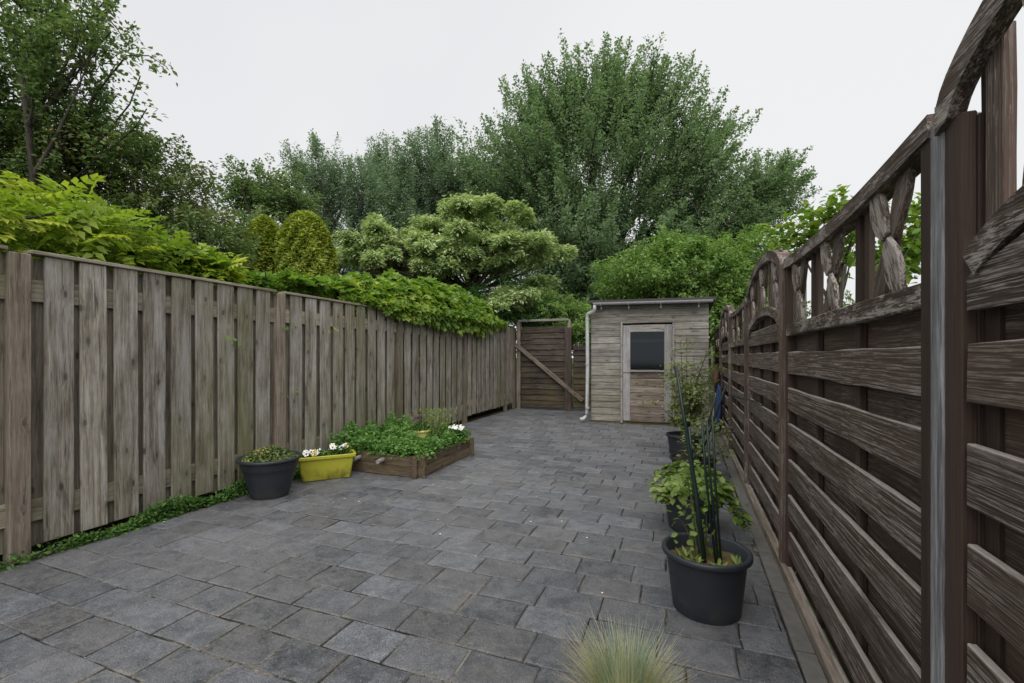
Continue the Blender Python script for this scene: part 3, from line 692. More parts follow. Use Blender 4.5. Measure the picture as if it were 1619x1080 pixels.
# ------------------------------------------------------------------ raised bed
BD = thing('raised_bed', 'low wooden raised bed of dark planks against the left fence', 'raised bed', (-3.62, 3.87, 0))
bw, bl_ = 1.17, 1.10
for s, z in ((0, .052), (1, .155)):
    obj('plank', board(bw, .100, .028, 'x', .002, 5, .003, s+3), m_bed, BD, (bw/2, .014+.006*s, z), (.02*s, 0, 0))
    obj('plank', board(bl_, .100, .028, 'y', .002, 5, .003, s+5), m_bedy, BD, (bw-.014-.004*s, bl_/2+.03, z))
    obj('plank', board(bw, .100, .028, 'x', .002, 5, .003, s+8), m_bed, BD, (bw/2, bl_+.045, z))
for x, y, h in ((bw-.055, -.018, .215), (bw+.018, .03, .205), (bw+.02, bl_-.0, .225)):
    obj('stake', bevel(MB().box((x, y, h/2), (.045 if y > 0 else .05, .045 if y > 0 else .028, h)).mesh(), .004), m_bedy, BD)
for x in (.42, .72):
    obj('dowel', MB().tube([(x, .08, .155), (x+.02, -.11, .150)], .022, 8).mesh(), m_doortop, BD)
sg = MB(); xs = np.linspace(.02, bw-.03, 14); ys = np.linspace(.04, bl_+.03, 14)
sg.add([(x, y, .15+random.uniform(-.012,.012)) for x in xs for y in ys], [(i*14+j, (i+1)*14+j, (i+1)*14+j+1, i*14+j+1) for i in range(13) for j in range(13)])
obj('soil', sg.mesh(smooth=True), m_soil, BD)

# ------------------------------------------------------------------ pots
def pot(name, label, cat, x, y, rb, rt, h, mat, fill=.85, rimw=.018, rimh=.028, fillm=None, band=False, rz=0, holes=False):
    t = thing(name, label, cat, (x, y, .004), (0, 0, rz))
    hr = h-rimh; k = (rt-rimw-rb)/hr
    pf = [(0,.004),(rb-.012,.004),(rb-.004,.0),(rb,.006)]
    pf += [(rb+k*z, z) for z in (hr*.3, hr*.6)]
    if band: pf += [(rb+k*hr*.74, hr*.74), (rb+k*hr*.74+.006, hr*.76), (rb+k*hr*.80+.006, hr*.80)]
    pf += [(rb+k*hr-.001, hr-.002)]
    obj('body', MB().lathe(pf, 56).mesh(smooth=True), mat, t)
    rm = [(rb+k*hr-.003, hr-.004),(rt-.002, hr),(rt, hr+.004),(rt, h-.006),(rt-.004, h),(rt-rimw*.8, h),(rt-rimw-.004, h-.006)]
    fz = h*fill; rm += [(rt-rimw-.006-(rt-rb)*.12, fz), (rt-rimw-.012-(rt-rb)*.13, fz-.01)]
    obj('rim', MB().lathe(rm, 56).mesh(smooth=True), mat, t)
    rs = rt-rimw-.005-(rt-rb)*.1; s = MB(); vs = [(0,0,fz+.004)]
    for i in range(1, 7):
        for q in range(24): vs.append((rs*i/6*math.cos(q*math.pi/12), rs*i/6*math.sin(q*math.pi/12), fz+random.uniform(-.006,.006)))
    fs = [(0,1+q,1+(q+1)%24) for q in range(24)]+[(1+i*24+q, 1+i*24+(q+1)%24, 1+(i+1)*24+(q+1)%24, 1+(i+1)*24+q) for i in range(5) for q in range(24)]
    s.add(vs, fs); obj('soil', s.mesh(smooth=True), fillm or m_soil, t)
    if holes:
        nb = 40
        for q in range(nb):
            a = 2*math.pi*q/nb; zz = hr*.67+.006*math.sin(q*1.9); rr = rb+k*zz
            if abs(((a-rz*0+math.pi) % (2*math.pi))-math.pi+math.pi/2) < 1.25:
                b = MB().box((rr*math.cos(a), rr*math.sin(a), zz), (.003, .009, .006), a); obj('embossed_mark', b.mesh(), mat, t)
    return t
pot('flower_pot', 'round dark grey pot with a wide rim beside the yellow planter', 'pot', -3.37, 2.93, .150, .258, .335, m_pot, .93, .026, .022, band=True)
pot('flower_pot', 'large dark grey pot holding stakes and nearly bare soil, nearest to the camera', 'pot', .085, 2.355, .150, .200, .285, m_pot, .80, .02, .024, m_gravel, holes=True)
pot('flower_pot', 'dark grey pot with leafy light green plant, second in the row along the right', 'pot', .025, 3.42, .145, .195, .255, m_pot, .85)
pot('flower_pot', 'shallow black pot, third in the row along the right', 'pot', .055, 5.02, .185, .225, .17, m_potblk, .8)
pot('flower_pot', 'dark grey pot with the tall shrub, farthest in the row along the right', 'pot', -.03, 5.97, .165, .215, .25, m_pot, .85)
# oblong yellow planter, turned towards the corner of the bed
a_ = math.atan2(.35, .32)
YP = thing('planter_box', 'oblong yellow-green plastic planter with white pansies beside the raised bed', 'planter', (-3.33, 3.545, .004), (0, 0, a_))
def oblong(b0, b1, b2, h0, h1): return None
def rr(lx, ly, r, z, n=4):
    pts = []
    for cx, cy, q0 in ((lx-r, ly-r, 0), (-lx+r, ly-r, 90), (-lx+r, -ly+r, 180), (lx-r, -ly+r, 270)):
        for i in range(n+1): q = R(q0+90*i/n); pts.append((cx+r*math.cos(q), cy+r*math.sin(q), z))
    return pts
def loft(rings, cap=True):
    k = len(rings[0]); vs = [p for r_ in rings for p in r_]; fs = [(i*k+j, i*k+(j+1)%k, (i+1)*k+(j+1)%k, (i+1)*k+j) for i in range(len(rings)-1) for j in range(k)]
    if cap: fs.append(tuple(range(k))[::-1])
    return MB().add(vs, fs)
obj('body', loft([rr(.222,.070,.02,.0), rr(.236,.084,.02,.10), rr(.252,.097,.02,.208)]).mesh(smooth=False), m_potyel, YP)
obj('rim', loft([rr(.250,.095,.02,.205), rr(.272,.115,.025,.208), rr(.274,.117,.025,.232), rr(.268,.111,.022,.238), rr(.250,.095,.02,.236), rr(.246,.09,.02,.20)], False).mesh(), m_potyel, YP)
obj('soil', loft([rr(.246,.09,.02,.20)], True).mesh(fix=False), m_soil, YP)

# small pots standing in the raised bed
pot('flower_pot', 'small pale yellow round pot standing in the back of the raised bed', 'pot', -2.93, 4.72, .075, .105, .0, m_potpale) if False else None
PP = thing('flower_pot', 'small pale yellow round pot among the leaves at the back of the raised bed', 'pot', (-2.92, 4.62, .16))
obj('body', MB().lathe([(0,.0),(.085,.0),(.105,.10),(.115,.16)], 36).mesh(smooth=True), m_potpale, PP)
obj('rim', MB().lathe([(.113,.158),(.124,.160),(.124,.182),(.116,.186),(.108,.18),(.105,.15),(0,.148)], 36).mesh(smooth=True), m_potpale, PP)
PB = thing('flower_pot', 'small black pot of white flowers at the far corner of the raised bed', 'pot', (-2.555, 4.86, .165))
obj('body', MB().lathe([(0,.0),(.065,.0),(.082,.11),(.088,.112),(.088,.125),(.08,.125),(.078,.10),(0,.10)], 28).mesh(smooth=True), m_potblk, PB)

# ------------------------------------------------------------------ stakes and wire
def stick(name, label, pts, r, mat, cat='stake', rad=None, group=None):
    p0 = Vector(pts[0]); o = obj(name, MB().tube([Vector(p)-p0 for p in pts], rad or r, 8).mesh(smooth=True), mat, loc=p0); return tag(o, label, cat, group)
stick('plant_stake', 'tallest dark green stake leaning in the nearest pot', [(.085,2.33,.16),(.045,2.34,.52),(-.005,2.36,.86),(-.05,2.37,1.155)], .007, m_stake, rad=[.011,.011,.009,.0065])
stick('plant_stake', 'second thick dark stake tied beside the tallest one in the nearest pot', [(.068,2.37,.16),(.030,2.365,.62),(.010,2.36,.86)], .007, m_stake)
stick('plant_stake', 'left one of the three thin short stakes in the nearest pot', [(.135,2.33,.16),(.085,2.34,.62),(.065,2.33,.905)], .0055, m_stake)
stick('plant_stake', 'middle one of the three thin short stakes in the nearest pot', [(.145,2.34,.16),(.105,2.33,.6),(.088,2.32,.90)], .0055, m_stake)
stick('plant_stake', 'right one of the three thin short stakes in the nearest pot', [(.155,2.35,.16),(.125,2.34,.6),(.112,2.33,.925)], .0055, m_stake)
stick('plant_stake', 'thin dark rod leaning towards the right fence behind the second pot', [(.115,5.0,.14),(.22,4.78,.52),(.33,4.55,.93)], .009, m_stake)
stick('plant_stake', 'thin dark rod leaning from the shallow black pot towards the wire', [(.10,5.05,.14),(.19,4.95,.50),(.26,4.85,.80)], .0075, m_stake)
stick('fence_wire', 'dark wire strung along the right fence near the far pots', [(.35,4.5,.86),(.45,4.3,.84),(.475,3.9,.865),(.485,3.55,.86)], .005, m_stake, 'wire')

# ------------------------------------------------------------------ things stored between shed and right fence
br = thing('broom', 'long handled broom leaning in the gap between shed and right fence', 'broom', (.40, 7.85, 0))
obj('handle', MB().tube([(.03,.05,.0),(-.03,.12,1.35)], .014, 8).mesh(smooth=True), m_brace, br)
obj('brush_head', bevel(MB().box((.03,.05,.05), (.07,.22,.09)).mesh(), .006), m_gatered, br)
m_red = plain('faded_red_cloth', (.085,.038,.030), .9, .4, 12); m_blue = plain('blue_tarpaulin', (.022,.05,.13), .6, .4, 10); m_wht = plain('dirty_white_board', (.42,.42,.40), .8, .3, 8)
def blob(name, c, r, mat, label, cat, seed, wr=.16):
    b = bmesh.new(); bmesh.ops.create_icosphere(b, subdivisions=4, radius=1)
    rd = random.Random(seed); ph = [(Vector((rd.uniform(-1,1),rd.uniform(-1,1),rd.uniform(-.4,.4))).normalized()*rd.uniform(3,8), rd.uniform(0,6)) for _ in range(9)]
    for v in b.verts:
        s = 1+sum(math.sin(v.co.dot(d)+p) for d, p in ph)*wr/3
        v.co = Vector((v.co.x*r[0]*s, v.co.y*r[1]*s, v.co.z*r[2]*(1+.2*(s-1))))
    me = bpy.data.meshes.new(name); b.to_mesh(me); b.free(); me.polygons.foreach_set('use_smooth', [True]*len(me.polygons))
    return tag(obj(name, me, mat, loc=c), label, cat)
blob('cloth_bundle', (.425, 7.60, .86), (.06,.16,.17), m_red, 'faded red brown cloth bundle hanging in the gap beside the shed', 'cloth', 1)
blob('tarpaulin', (.445, 7.45, .44), (.05,.17,.36), m_blue, 'folded blue tarpaulin hanging below the red cloth beside the shed', 'tarpaulin', 2)
tag(obj('plywood_sheet', bevel(MB().box((0,0,.30), (.02,.5,.60)).mesh(), .003), m_wht, loc=(.395, 8.3, .0), rot=(0, R(4), 0)), 'dirty white panel leaning upright in the gap by the shed', 'panel')
# ------------------------------------------------------------------ foliage builders
RT = np.array([math.cos(YAW), math.sin(YAW), 0]); FW = np.array([-math.sin(YAW), math.cos(YAW), 0]); UP = np.array([0,0,1.])
def env(u, v, ru, rv, d, rd=None):
    """an ellipsoid of foliage: centre on a bearing at depth d, half sizes in bearing units, rd metres deep"""
    k = d/FOC; return (np.array(spot(u, v, d)), np.array([ru*k, (rd if rd else ru*k), rv*k]))
def sample(envs, n, lo=.45, pw=2.4):
    w_ = np.array([e[1].prod()**.8 for e in envs]); idx = rng.choice(len(envs), n, p=w_/w_.sum())
    C = np.array([envs[i][0] for i in idx]); Rr = np.array([envs[i][1] for i in idx]); q = rand_unit(n)
    rho = lo+(1-lo)*rng.random(n)**(1/pw)
    off = (q*rho[:,None])*Rr
    P = C+off[:,:1]*RT+off[:,1:2]*FW+off[:,2:3]*UP
    nrm = unit(q/Rr); O = unit(nrm[:,:1]*RT+nrm[:,1:2]*FW+nrm[:,2:3]*UP)
    return P, O, rho
def bez(a, b, bend, n=7):
    a, b = Vector(a), Vector(b); m = (a+b)/2+bend
    return [(a*(1-t)**2+m*2*t*(1-t)+b*t*t) for t in [i/(n-1) for i in range(n)]]
def grow(name, label, cat, base, envs, nspray, nleaf, spl, spr, leaf, mat, T=T_FOLD, aspect=.5, upb=.7, lo=.45, focus=None, trunk_r=.2, trunk_top=None,
         nlimb=14, twigs=.5, barkm=None, trunks=1, group=None, lean=(0,0), up=.8, outw=.5, jit=.9, droop=.1, gap=0., pw=2.4, flat=1.0, taper=True):
    base = Vector(base); t = thing(name, label, cat, base, group=group); bk = barkm or m_bark; bo = np.array(base)
    P, O, rho = sample(envs, nspray, lo, pw)
    if gap:
        ph = rng.uniform(0, 6, 3); fr_ = 2.2/spl
        g = np.sin(P[:,0]*fr_+ph[0])+np.sin(P[:,1]*fr_*.9+ph[1])+np.sin(P[:,2]*fr_*1.2+ph[2]); k = g > -3+gap*3; P, O, rho = P[k], O[k], rho[k]
    n = len(P); C0 = np.mean([e[0] for e in envs], 0) if focus is None else np.array(focus)
    D = unit(unit(P-C0)*.8+O*.35+UP*upb+rand_unit(n)*.28)
    L = spl*rng.uniform(.55,1.3,n)
    m = rng.poisson(nleaf, n)+4; I = np.repeat(np.arange(n), m); N = len(I)
    s = rng.beta(1.3, 1.2, N)-.5
    rad = spr*(1-.75*np.abs(s+.1)*1.4) if taper else spr
    J = rand_unit(N)*(rng.random(N)**.6*np.maximum(rad, .05*spr))[:,None]; J[:,2] *= flat
    Q = P[I]+D[I]*(s*L[I])[:,None]+J
    me = leafcloud(Q-bo, unit(D[I]+J*1.5/spr*.6), leaf, T, up, outw, jit, aspect, droop, 'crown'); obj('crown', me, mat, t)
    # trunk, limbs and twigs
    top = Vector(trunk_top) if trunk_top is not None else Vector(C0); rd = random.Random(n)
    tb = MB(); nodes = []
    for k in range(trunks):
        tp = top+Vector((rd.uniform(-.5,.5), rd.uniform(-.5,.5), 0))*(0 if trunks == 1 else (top.z-base.z)*.25)
        pts = bez(base+Vector((rd.uniform(-.1,.1)*(trunks-1), 0, 0)), tp, Vector((rd.uniform(-.05,.05),rd.uniform(-.05,.05),0))*(top.z-base.z), 9)
        tb.tube([p-base for p in pts], [trunk_r*(1-.5*i/8) for i in range(9)], 10); nodes += [(p, trunk_r*(1-.5*i/8)) for i, p in enumerate(pts[3:])]
    obj('trunk', tb.mesh(smooth=True), bk, t)
    bb = MB(); tg = [P[rd.randrange(n)]]
    sub = P[rng.choice(n, min(n, 300), replace=False)]
    for _ in range(nlimb-1):
        dm = np.min(np.linalg.norm(sub[:,None]-np.array(tg)[None], axis=2), 1); tg.append(sub[dm.argmax()])
    ln = []
    for q in tg:
        q = Vector(q); q = q+(Vector(C0)-q)*.18
        nd = min(nodes, key=lambda a: (a[0]-q).length+abs(a[0].z-(base.z+(q.z-base.z)*.55))*.9)
        pts = bez(nd[0], q, Vector((0,0,-.12*(q-nd[0]).length)), 7); r0 = min(nd[1]*.75, trunk_r*.6)
        bb.tube([p-base for p in pts], [r0*(1-.8*i/6) for i in range(7)], 6, False); ln += pts[1:]
    LN = np.array([tuple(p) for p in ln]); ks = np.where(rng.random(n) < twigs)[0]
    tr = trunk_r*.07+.002
    for k in ks:
        e = P[k]+D[k]*L[k]*.35; a = LN[np.linalg.norm(LN-P[k], axis=1).argmin()]
        mid = P[k]-D[k]*L[k]*.45
        bb.tube([Vector(a-bo), Vector((a+mid)/2-bo)+Vector((0,0,.03)), Vector(mid-bo), Vector(e-bo)], [tr*1.9, tr*1.4, tr, tr*.4], 3, False)
    obj('branches', bb.mesh(smooth=True, fix=False), bk, t)
    return t
# leaf colours
lf_poplar = leafmat('poplar_leaf', (.11,.18,.10), (.20,.29,.165), (.30,.38,.24), .42, rough=.75, spec=.12)
lf_far = leafmat('far_tree_leaf', (.125,.19,.14), (.20,.28,.20), (.28,.36,.25), .40, rough=.75, spec=.12)
lf_cherry = leafmat('cherry_leaf', (.08,.135,.055), (.145,.22,.085), (.26,.32,.13), .40, rough=.6, spec=.25)
lf_shrub = leafmat('dark_shrub_leaf', (.075,.13,.042), (.15,.225,.07), (.30,.20,.11), .36, rough=.6, spec=.25)
lf_vine = leafmat('vine_leaf', (.08,.17,.03), (.19,.31,.05), (.42,.47,.08), .40, freq=1.3)
lf_vinedk = leafmat('vine_leaf_shade_side', (0.050,0.115,0.024), (0.100,0.200,0.035), (0.220,0.330,0.050), .38, freq=1.2)
lf_gold = leafmat('wisteria_leaf', (.12,.20,.025), (.27,.37,.045), (.55,.56,.09), .40, freq=1.8)
lf_conif = leafmat('golden_conifer_leaf', (.10,.15,.02), (.30,.37,.05), (.60,.60,.12), .28, freq=9)
lf_corn = leafmat('variegated_dogwood_leaf', (0.168,0.258,0.101), (0.381,0.470,0.224), (0.806,0.829,0.616), .38, freq=4)
lf_bush = leafmat('bright_bush_leaf', (.10,.185,.05), (.20,.32,.085), (.33,.46,.15), .42, freq=1.)
lf_dkbush = leafmat('glossy_bush_leaf', (.06,.13,.036), (.10,.21,.055), (.17,.30,.08), .34)
lf_brown = leafmat('brown_conifer_leaf', (0.060,0.050,0.030), (0.100,0.085,0.045), (0.140,0.130,0.060), .15)
lf_bed = leafmat('bed_leaf', (0.066,0.143,0.033), (0.132,0.264,0.061), (0.242,0.418,0.110), .38, freq=3)
lf_pot = leafmat('potted_leaf', (0.100,0.160,0.035), (0.200,0.290,0.070), (0.360,0.420,0.140), .38, freq=3)
lf_rose = leafmat('shrub_in_pot_leaf', (0.100,0.140,0.050), (0.200,0.250,0.090), (0.400,0.360,0.120), .36, freq=3)
lf_weed = leafmat('weed_leaf', (0.041,0.095,0.020), (0.088,0.189,0.038), (0.162,0.284,0.068), .3, freq=3)
lf_varie = leafmat('variegated_pot_leaf', (0.045,0.085,0.030), (0.110,0.160,0.050), (0.500,0.450,0.140), .25, freq=8)
def G(u, d): p = spot(u, 564, d); return (p.x, p.y, -.05)

# ------------------------------------------------------------------ trees far behind the yard
grow('broad_tree', 'huge rounded green tree with feathery upswept branches behind the shed', 'tree', G(925, 20),
     [env(950,265,170,145,20,4.5), env(1085,290,75,90,19.5,3.2), env(812,290,82,105,20,3.2), env(790,340,55,70,20,2.5), env(945,172,115,60,20,3.), env(960,380,195,65,19,4.), env(885,435,100,55,19.5,3.), env(990,450,130,45,19,3.), env(1020,192,80,60,20,2.5), env(845,190,65,60,20,2.), env(1110,230,45,45,20,1.5)],
     1750, 165, 1.9, .30, .12, lf_poplar, aspect=.6, upb=.34, lo=.30, focus=spot(945,440,20), trunk_r=.30, trunk_top=spot(930,330,20), nlimb=34, twigs=.55, gap=.42, pw=1.6, jit=1.0)
grow('feathery_tree', 'lower feathery tree sprawling right of the huge rounded tree', 'tree', G(1165, 19),
     [env(1205,312,55,55,19,1.8), env(1150,350,75,48,19,2.), env(1235,290,28,35,19,1.), env(1090,380,60,40,19,2.)], 320, 150, 1.5, .30, .12, lf_poplar, aspect=.55, upb=.35, lo=.2, focus=spot(1080,420,19), trunk_r=.18, nlimb=14, trunk_top=spot(1130,380,19), gap=.4, pw=1.6)
for (u, base, envs, lab, seed) in (
    (520, 23, [env(512,282,48,46,23,2.2), env(500,340,66,55,23,2.5), env(545,400,80,50,23,2.5)], 'bluish green feathery tree, leftmost of the far row', 1),
    (603, 24, [env(605,275,38,48,24,1.8), env(590,320,62,60,24,2.4), env(610,390,80,50,24,2.4)], 'slim feathery tree second in the far row', 2),
    (690, 22, [env(690,285,62,68,22,2.6), env(650,320,60,60,22,2.5), env(735,320,70,70,22,2.5), env(690,390,110,50,22,3)], 'wide feathery tree third in the far row, touching the huge rounded tree', 3)):
    grow('feathery_tree', lab, 'tree', G(u, base), envs, (300,330,720)[seed-1], 185, 1.7, .36, .115, lf_far, aspect=.55, upb=.85, lo=.2, focus=spot(u, 440, base), trunk_r=.2, nlimb=14, trunk_top=spot(u, 330, base), gap=.25, pw=1.6, group='feathery trees far behind the fence')
grow('small_tree', 'small dark open tree left of the far row, low above the vine', 'tree', G(415, 15),
     [env(410,300,45,32,15,1.2), env(455,320,42,40,15,1.2), env(380,318,28,22,15,.8), env(440,370,60,50,15,1.4)], 260, 70, .8, .26, .11, lf_cherry, aspect=.6, upb=.4, lo=.2, trunk_r=.12, nlimb=14, trunk_top=spot(430,350,15), gap=.4, pw=1.7, twigs=.8)

# ------------------------------------------------------------------ tree and shrub over the left neighbour's garden
grow('leafy_tree', 'tall open leafy tree at the upper left, reaching out of the picture', 'tree', G(70, 6.8),
     [env(60,90,135,120,6.6,1.1), env(-40,160,130,150,6.6,1.2), env(120,200,80,90,6.7,.9), env(20,-60,170,110,6.6,1.1), env(150,70,55,60,6.6,.6), env(60,240,130,60,6.8,1.)],
     560, 52, .55, .17, .075, lf_cherry, T=T_FOLD, aspect=.55, upb=.55, lo=.1, trunk_r=.06, nlimb=26, trunk_top=spot(60,160,6.7), gap=.28, pw=1.3, twigs=1.0, trunks=3, focus=spot(60,330,6.8))
# the long arching bough that reaches right of that tree
lt_ = [o for o in sc.objects if o.name == 'leafy_tree'][0]; lb = Vector(lt_.location)
bt = MB(); BP = []; BD_ = []
for pts in ([(95,230,6.7),(150,150,6.6),(200,88,6.5),(235,88,6.45),(264,106,6.4)], [(110,260,6.7),(165,215,6.6),(205,165,6.5),(222,120,6.5)], [(120,280,6.7),(180,230,6.6),(215,200,6.6),(232,172,6.5)], [(60,200,6.7),(110,90,6.6),(150,20,6.5),(175,-10,6.5)], [(90,160,6.6),(140,90,6.6),(176,50,6.6)]):
    W_ = [spot(*p) for p in pts]; bt.tube([p-lb for p in W_], [.016-.0028*i for i in range(len(W_))], 5, False)
    for i in range(len(W_)-1):
        for k in range(46):
            t_ = random.random(); p = W_[i].lerp(W_[i+1], t_)+Vector((random.gauss(0,.09), random.gauss(0,.09), random.gauss(-.02,.075))); BP.append(tuple(p-lb)); BD_.append(tuple((W_[i+1]-W_[i]).normalized()))
obj('arching_bough', bt.mesh(smooth=True, fix=False), m_bark, lt_)
obj('bough_leaves', leafcloud(np.array(BP), np.array(BD_), .082, T_OVAL, .7, .4, .9, .52, .5), lf_cherry, lt_)
grow('large_shrub', 'large dark green shrub with reddish tips below the open tree at upper left', 'shrub', G(230, 7.6),
     [env(80,255,160,60,7.4,1.2), env(210,290,110,75,7.5,1.2), env(285,335,62,50,7.6,1.), env(335,368,45,35,7.6,.8), env(120,330,200,70,7.5,1.2), env(-60,300,120,90,7.4,1.2), env(330,395,60,40,7.4,.8)],
     680, 80, .42, .19, .070, lf_shrub, aspect=.5, upb=.35, lo=.35, trunk_r=.09, nlimb=20, trunk_top=spot(180,360,7.5), trunks=4, gap=.22, twigs=.6, pw=2.0)
# ------------------------------------------------------------------ clipped golden conifers
def conifer(label, u, vtop, ru, d, mat, name='golden_conifer', vbot=470, n=15000, group='clipped golden conifers'):
    b = Vector(G(u, d)); k = d/FOC; H = (vbot-vtop)*k; zt = EYE+(564-vtop)*k; r = ru*k
    t = thing(name, label, 'conifer', b, group=group)
    q = rng.random(n)*2*math.pi; h = rng.random(n)**.75
    rr_ = r*np.sqrt(np.clip(1-h**4.2, 0, 1))*(.84+.16*(1-h))*(1+.09*np.sin(q*5+h*9)+.07*np.sin(q*11-h*21))*rng.uniform(.86,1.03,n)
    zb = zt-H; z = zb+h*H; P = np.stack([rr_*np.cos(q), rr_*np.sin(q), z-b.z], 1); O = unit(np.stack([np.cos(q), np.sin(q), .35+h*1.1], 1))
    obj('foliage', leafcloud(P, O, .085, T_FOLD, .2, .9, .7, .42, -.4), mat, t)
    core = MB().lathe([(r*.55, 0),(r*.78, zb-b.z),(r*.74, zb-b.z+H*.45),(r*.52, zt-b.z-H*.18),(.02, zt-b.z-H*.06)], 20); obj('inner_branches', core.mesh(smooth=True), m_bark, t)
    return t
conifer('clipped golden conifer with a rounded top, the narrower left one of the pair', 418, 345, 30, 9.6, lf_conif)
conifer('clipped golden conifer with a rounded top, the broader right one of the pair', 484, 338, 43, 9.4, lf_conif, n=20000)
grow('brown_conifer', 'small brownish conifer between the golden conifers and the variegated dogwood', 'conifer', G(630, 11), [env(630,400,26,30,11,.45), env(630,430,42,22,11,.5)], 120, 60, .35, .12, .06, lf_brown, aspect=.25, upb=-.1, lo=.2, trunk_r=.05, nlimb=6, trunk_top=spot(630,400,11), flat=.4)
grow('dark_shrub', 'very dark small shrub left of the golden conifers', 'shrub', G(385, 10), [env(388,400,20,28,10,.4), env(360,420,30,25,10,.4)], 110, 70, .3, .14, .06, leafmat('very_dark_leaf', (.012,.022,.010), (.025,.04,.016), None, .15), lo=.2, trunk_r=.05, nlimb=6, trunk_top=spot(388,410,10))
# ------------------------------------------------------------------ variegated dogwood: flat tiers of pale leaves
DGb = Vector(G(750, 11.0)); DG = thing('variegated_dogwood', 'pale variegated dogwood with spreading flat tiers and a forked trunk', 'tree', DGb)
P_ = []; D_ = []; db = MB(); hub = spot(744, 462, 11.0)
db.tube([Vector((0,0,0)), hub-DGb], [.075,.065], 8)
rdg = random.Random(12); pads = []
for (cu, cv, ru_, rv_, n_) in ((735,372,85,32,22),(640,395,75,24,16),(800,395,70,22,13),(720,415,120,16,13),(582,395,36,26,8),(828,465,50,24,9),(745,330,45,14,6),(600,370,30,14,3)):
    for _ in range(n_):
        q = rdg.random()*6.28; r_ = rdg.random()**.5; pads.append((cu+math.cos(q)*ru_*r_, cv+round(math.sin(q)*rv_*r_/8)*8, rdg.uniform(13,32)*(1.25-.4*r_)))
pads += [(812,330,12),(828,342,16),(868,400,22),(888,401,14),(900,400,8),(845,470,20),(596,350,9),(598,362,13)]
for (u, v, ru) in pads:
    d = 11.0+rdg.uniform(-1.0,1.1); c = np.array(spot(u, v, d)); k = d/FOC; n = int(54*ru); rr0 = ru*k; side = 1 if u > 735 else -1
    q = rng.random(n)*2*math.pi; r_ = rng.random(n)**.6; lob = 1+.35*np.sin(q*3+u)+.22*np.sin(q*7+v); tl = rdg.uniform(.02,.30)*side; tm = rdg.uniform(-.25,.15)
    X_ = np.cos(q)*r_*rr0*lob; Y_ = np.sin(q)*r_*rr0*.9*lob
    Z_ = tl*X_+tm*Y_+.09*(1-r_**2)+rng.normal(0,.05,n)+.07*np.sin(q*9+r_*13)*r_-.05*r_**3
    P_.append(c+X_[:,None]*RT+Y_[:,None]*FW+Z_[:,None]*UP-np.array(DGb)); D_.append(unit(np.cos(q)[:,None]*RT+np.sin(q)[:,None]*FW+UP*.15))
    db.tube([p-DGb for p in bez(hub, Vector(c)-Vector((0,0,.04)), Vector((0,0,-.10)), 6)], [.030,.022,.016,.011,.007,.004], 5, False)
obj('crown', leafcloud(np.concatenate(P_), np.concatenate(D_), .115, T_FOLD, 1.0, .3, .7, .40, .55), lf_corn, DG); obj('trunk', db.mesh(smooth=True, fix=False), m_bark, DG)
# ------------------------------------------------------------------ bushes
grow('glossy_bush', 'rounded dark green bush behind the far end of the left fence', 'shrub', G(790, 10.9), [env(790,475,46,38,10.8,.6), env(835,495,36,26,11.0,.6), env(765,500,40,30,10.8,.6)], 300, 75, .28, .13, .066, lf_dkbush, aspect=.35, upb=.3, lo=.55, trunk_r=.04, nlimb=10, trunk_top=spot(790,490,10.9), trunks=3)
grow('pale_bush', 'pale green loose bush rising behind the gate', 'shrub', G(870, 11.2), [env(868,490,42,24,11.2,.8), env(905,500,36,16,11.2,.7), env(900,520,50,26,11.2,.7)], 240, 60, .4, .15, .075, lf_bush, upb=.3, lo=.3, trunk_r=.04, nlimb=10, trunk_top=spot(870,500,11.2), trunks=3)
grow('bright_bush', 'broad bright green bush rising behind the shed roof', 'shrub', G(1040, 12.5),
     [env(1010,440,72,38,12.5,1.3), env(1090,432,85,48,12.5,1.4), env(1050,405,40,26,12.5,1.), env(1160,440,50,60,12.3,1.2), env(1195,410,34,48,12.5,1.), env(1150,520,60,60,12,1.), env(1100,480,90,40,12.5,1.2)],
     900, 80, .62, .22, .095, lf_bush, aspect=.5, upb=.5, lo=.35, trunk_r=.06, nlimb=20, trunk_top=spot(1080,470,12.5), trunks=5, gap=.15, pw=2.)
grow('broadleaf_shrub', 'broad leaved green shrub showing above and through the right fence', 'shrub', G(1330, 3.9), [env(1300,368,62,36,4.3,.45), env(1330,335,26,20,4.3,.3), env(1265,372,26,18,4.4,.3), env(1400,390,90,70,4.2,.5), env(1480,400,60,80,4.1,.4)],
     75, 30, .28, .12, .075, lf_vine, T=T_OVAL, aspect=.65, upb=.4, lo=.3, trunk_r=.03, nlimb=12, trunk_top=spot(1340,420,4.1), trunks=4, pw=1.6)
grow('broadleaf_shrub', 'green shrub seen through the bars at the right edge of the photo', 'shrub', (1.35, 2.1, -.05), [(np.array((1.35,2.0,1.3)), np.array((.35,.3,.42))), (np.array((1.30,2.25,1.55)), np.array((.3,.25,.25)))], 60, 34, .25, .12, .07, lf_vine, T=T_OVAL, aspect=.65, upb=.4, lo=.2, trunk_r=.02, nlimb=8, trunk_top=(1.35,2.0,1.2))
# far hedge closing the low gaps
hb = Vector(G(700, 15)); HP = []
n = 34000; uu = rng.uniform(-150, 1500, n); hh = rng.random(n); bump = 1+.22*np.sin(uu*.021)+.16*np.sin(uu*.057+1)
dd = 15.5+rng.uniform(-.5,.5,n)-np.where(hh > .85, 0, .2); zz = hh*bump*2.9
xc = (uu-809.5)/FOC*dd; HPn = xc[:,None]*RT+dd[:,None]*FW+zz[:,None]*UP-np.array(hb)
ho = obj('garden_hedge', leafcloud(HPn, np.tile(-FW+UP*.5, (n,1)), .15, T_FOLD, .6, .5, 1., .55, .1), lf_cherry, loc=hb); ho['kind'] = 'stuff'; tag(ho, 'dense dark hedge closing the gaps low behind the gardens', 'hedge')
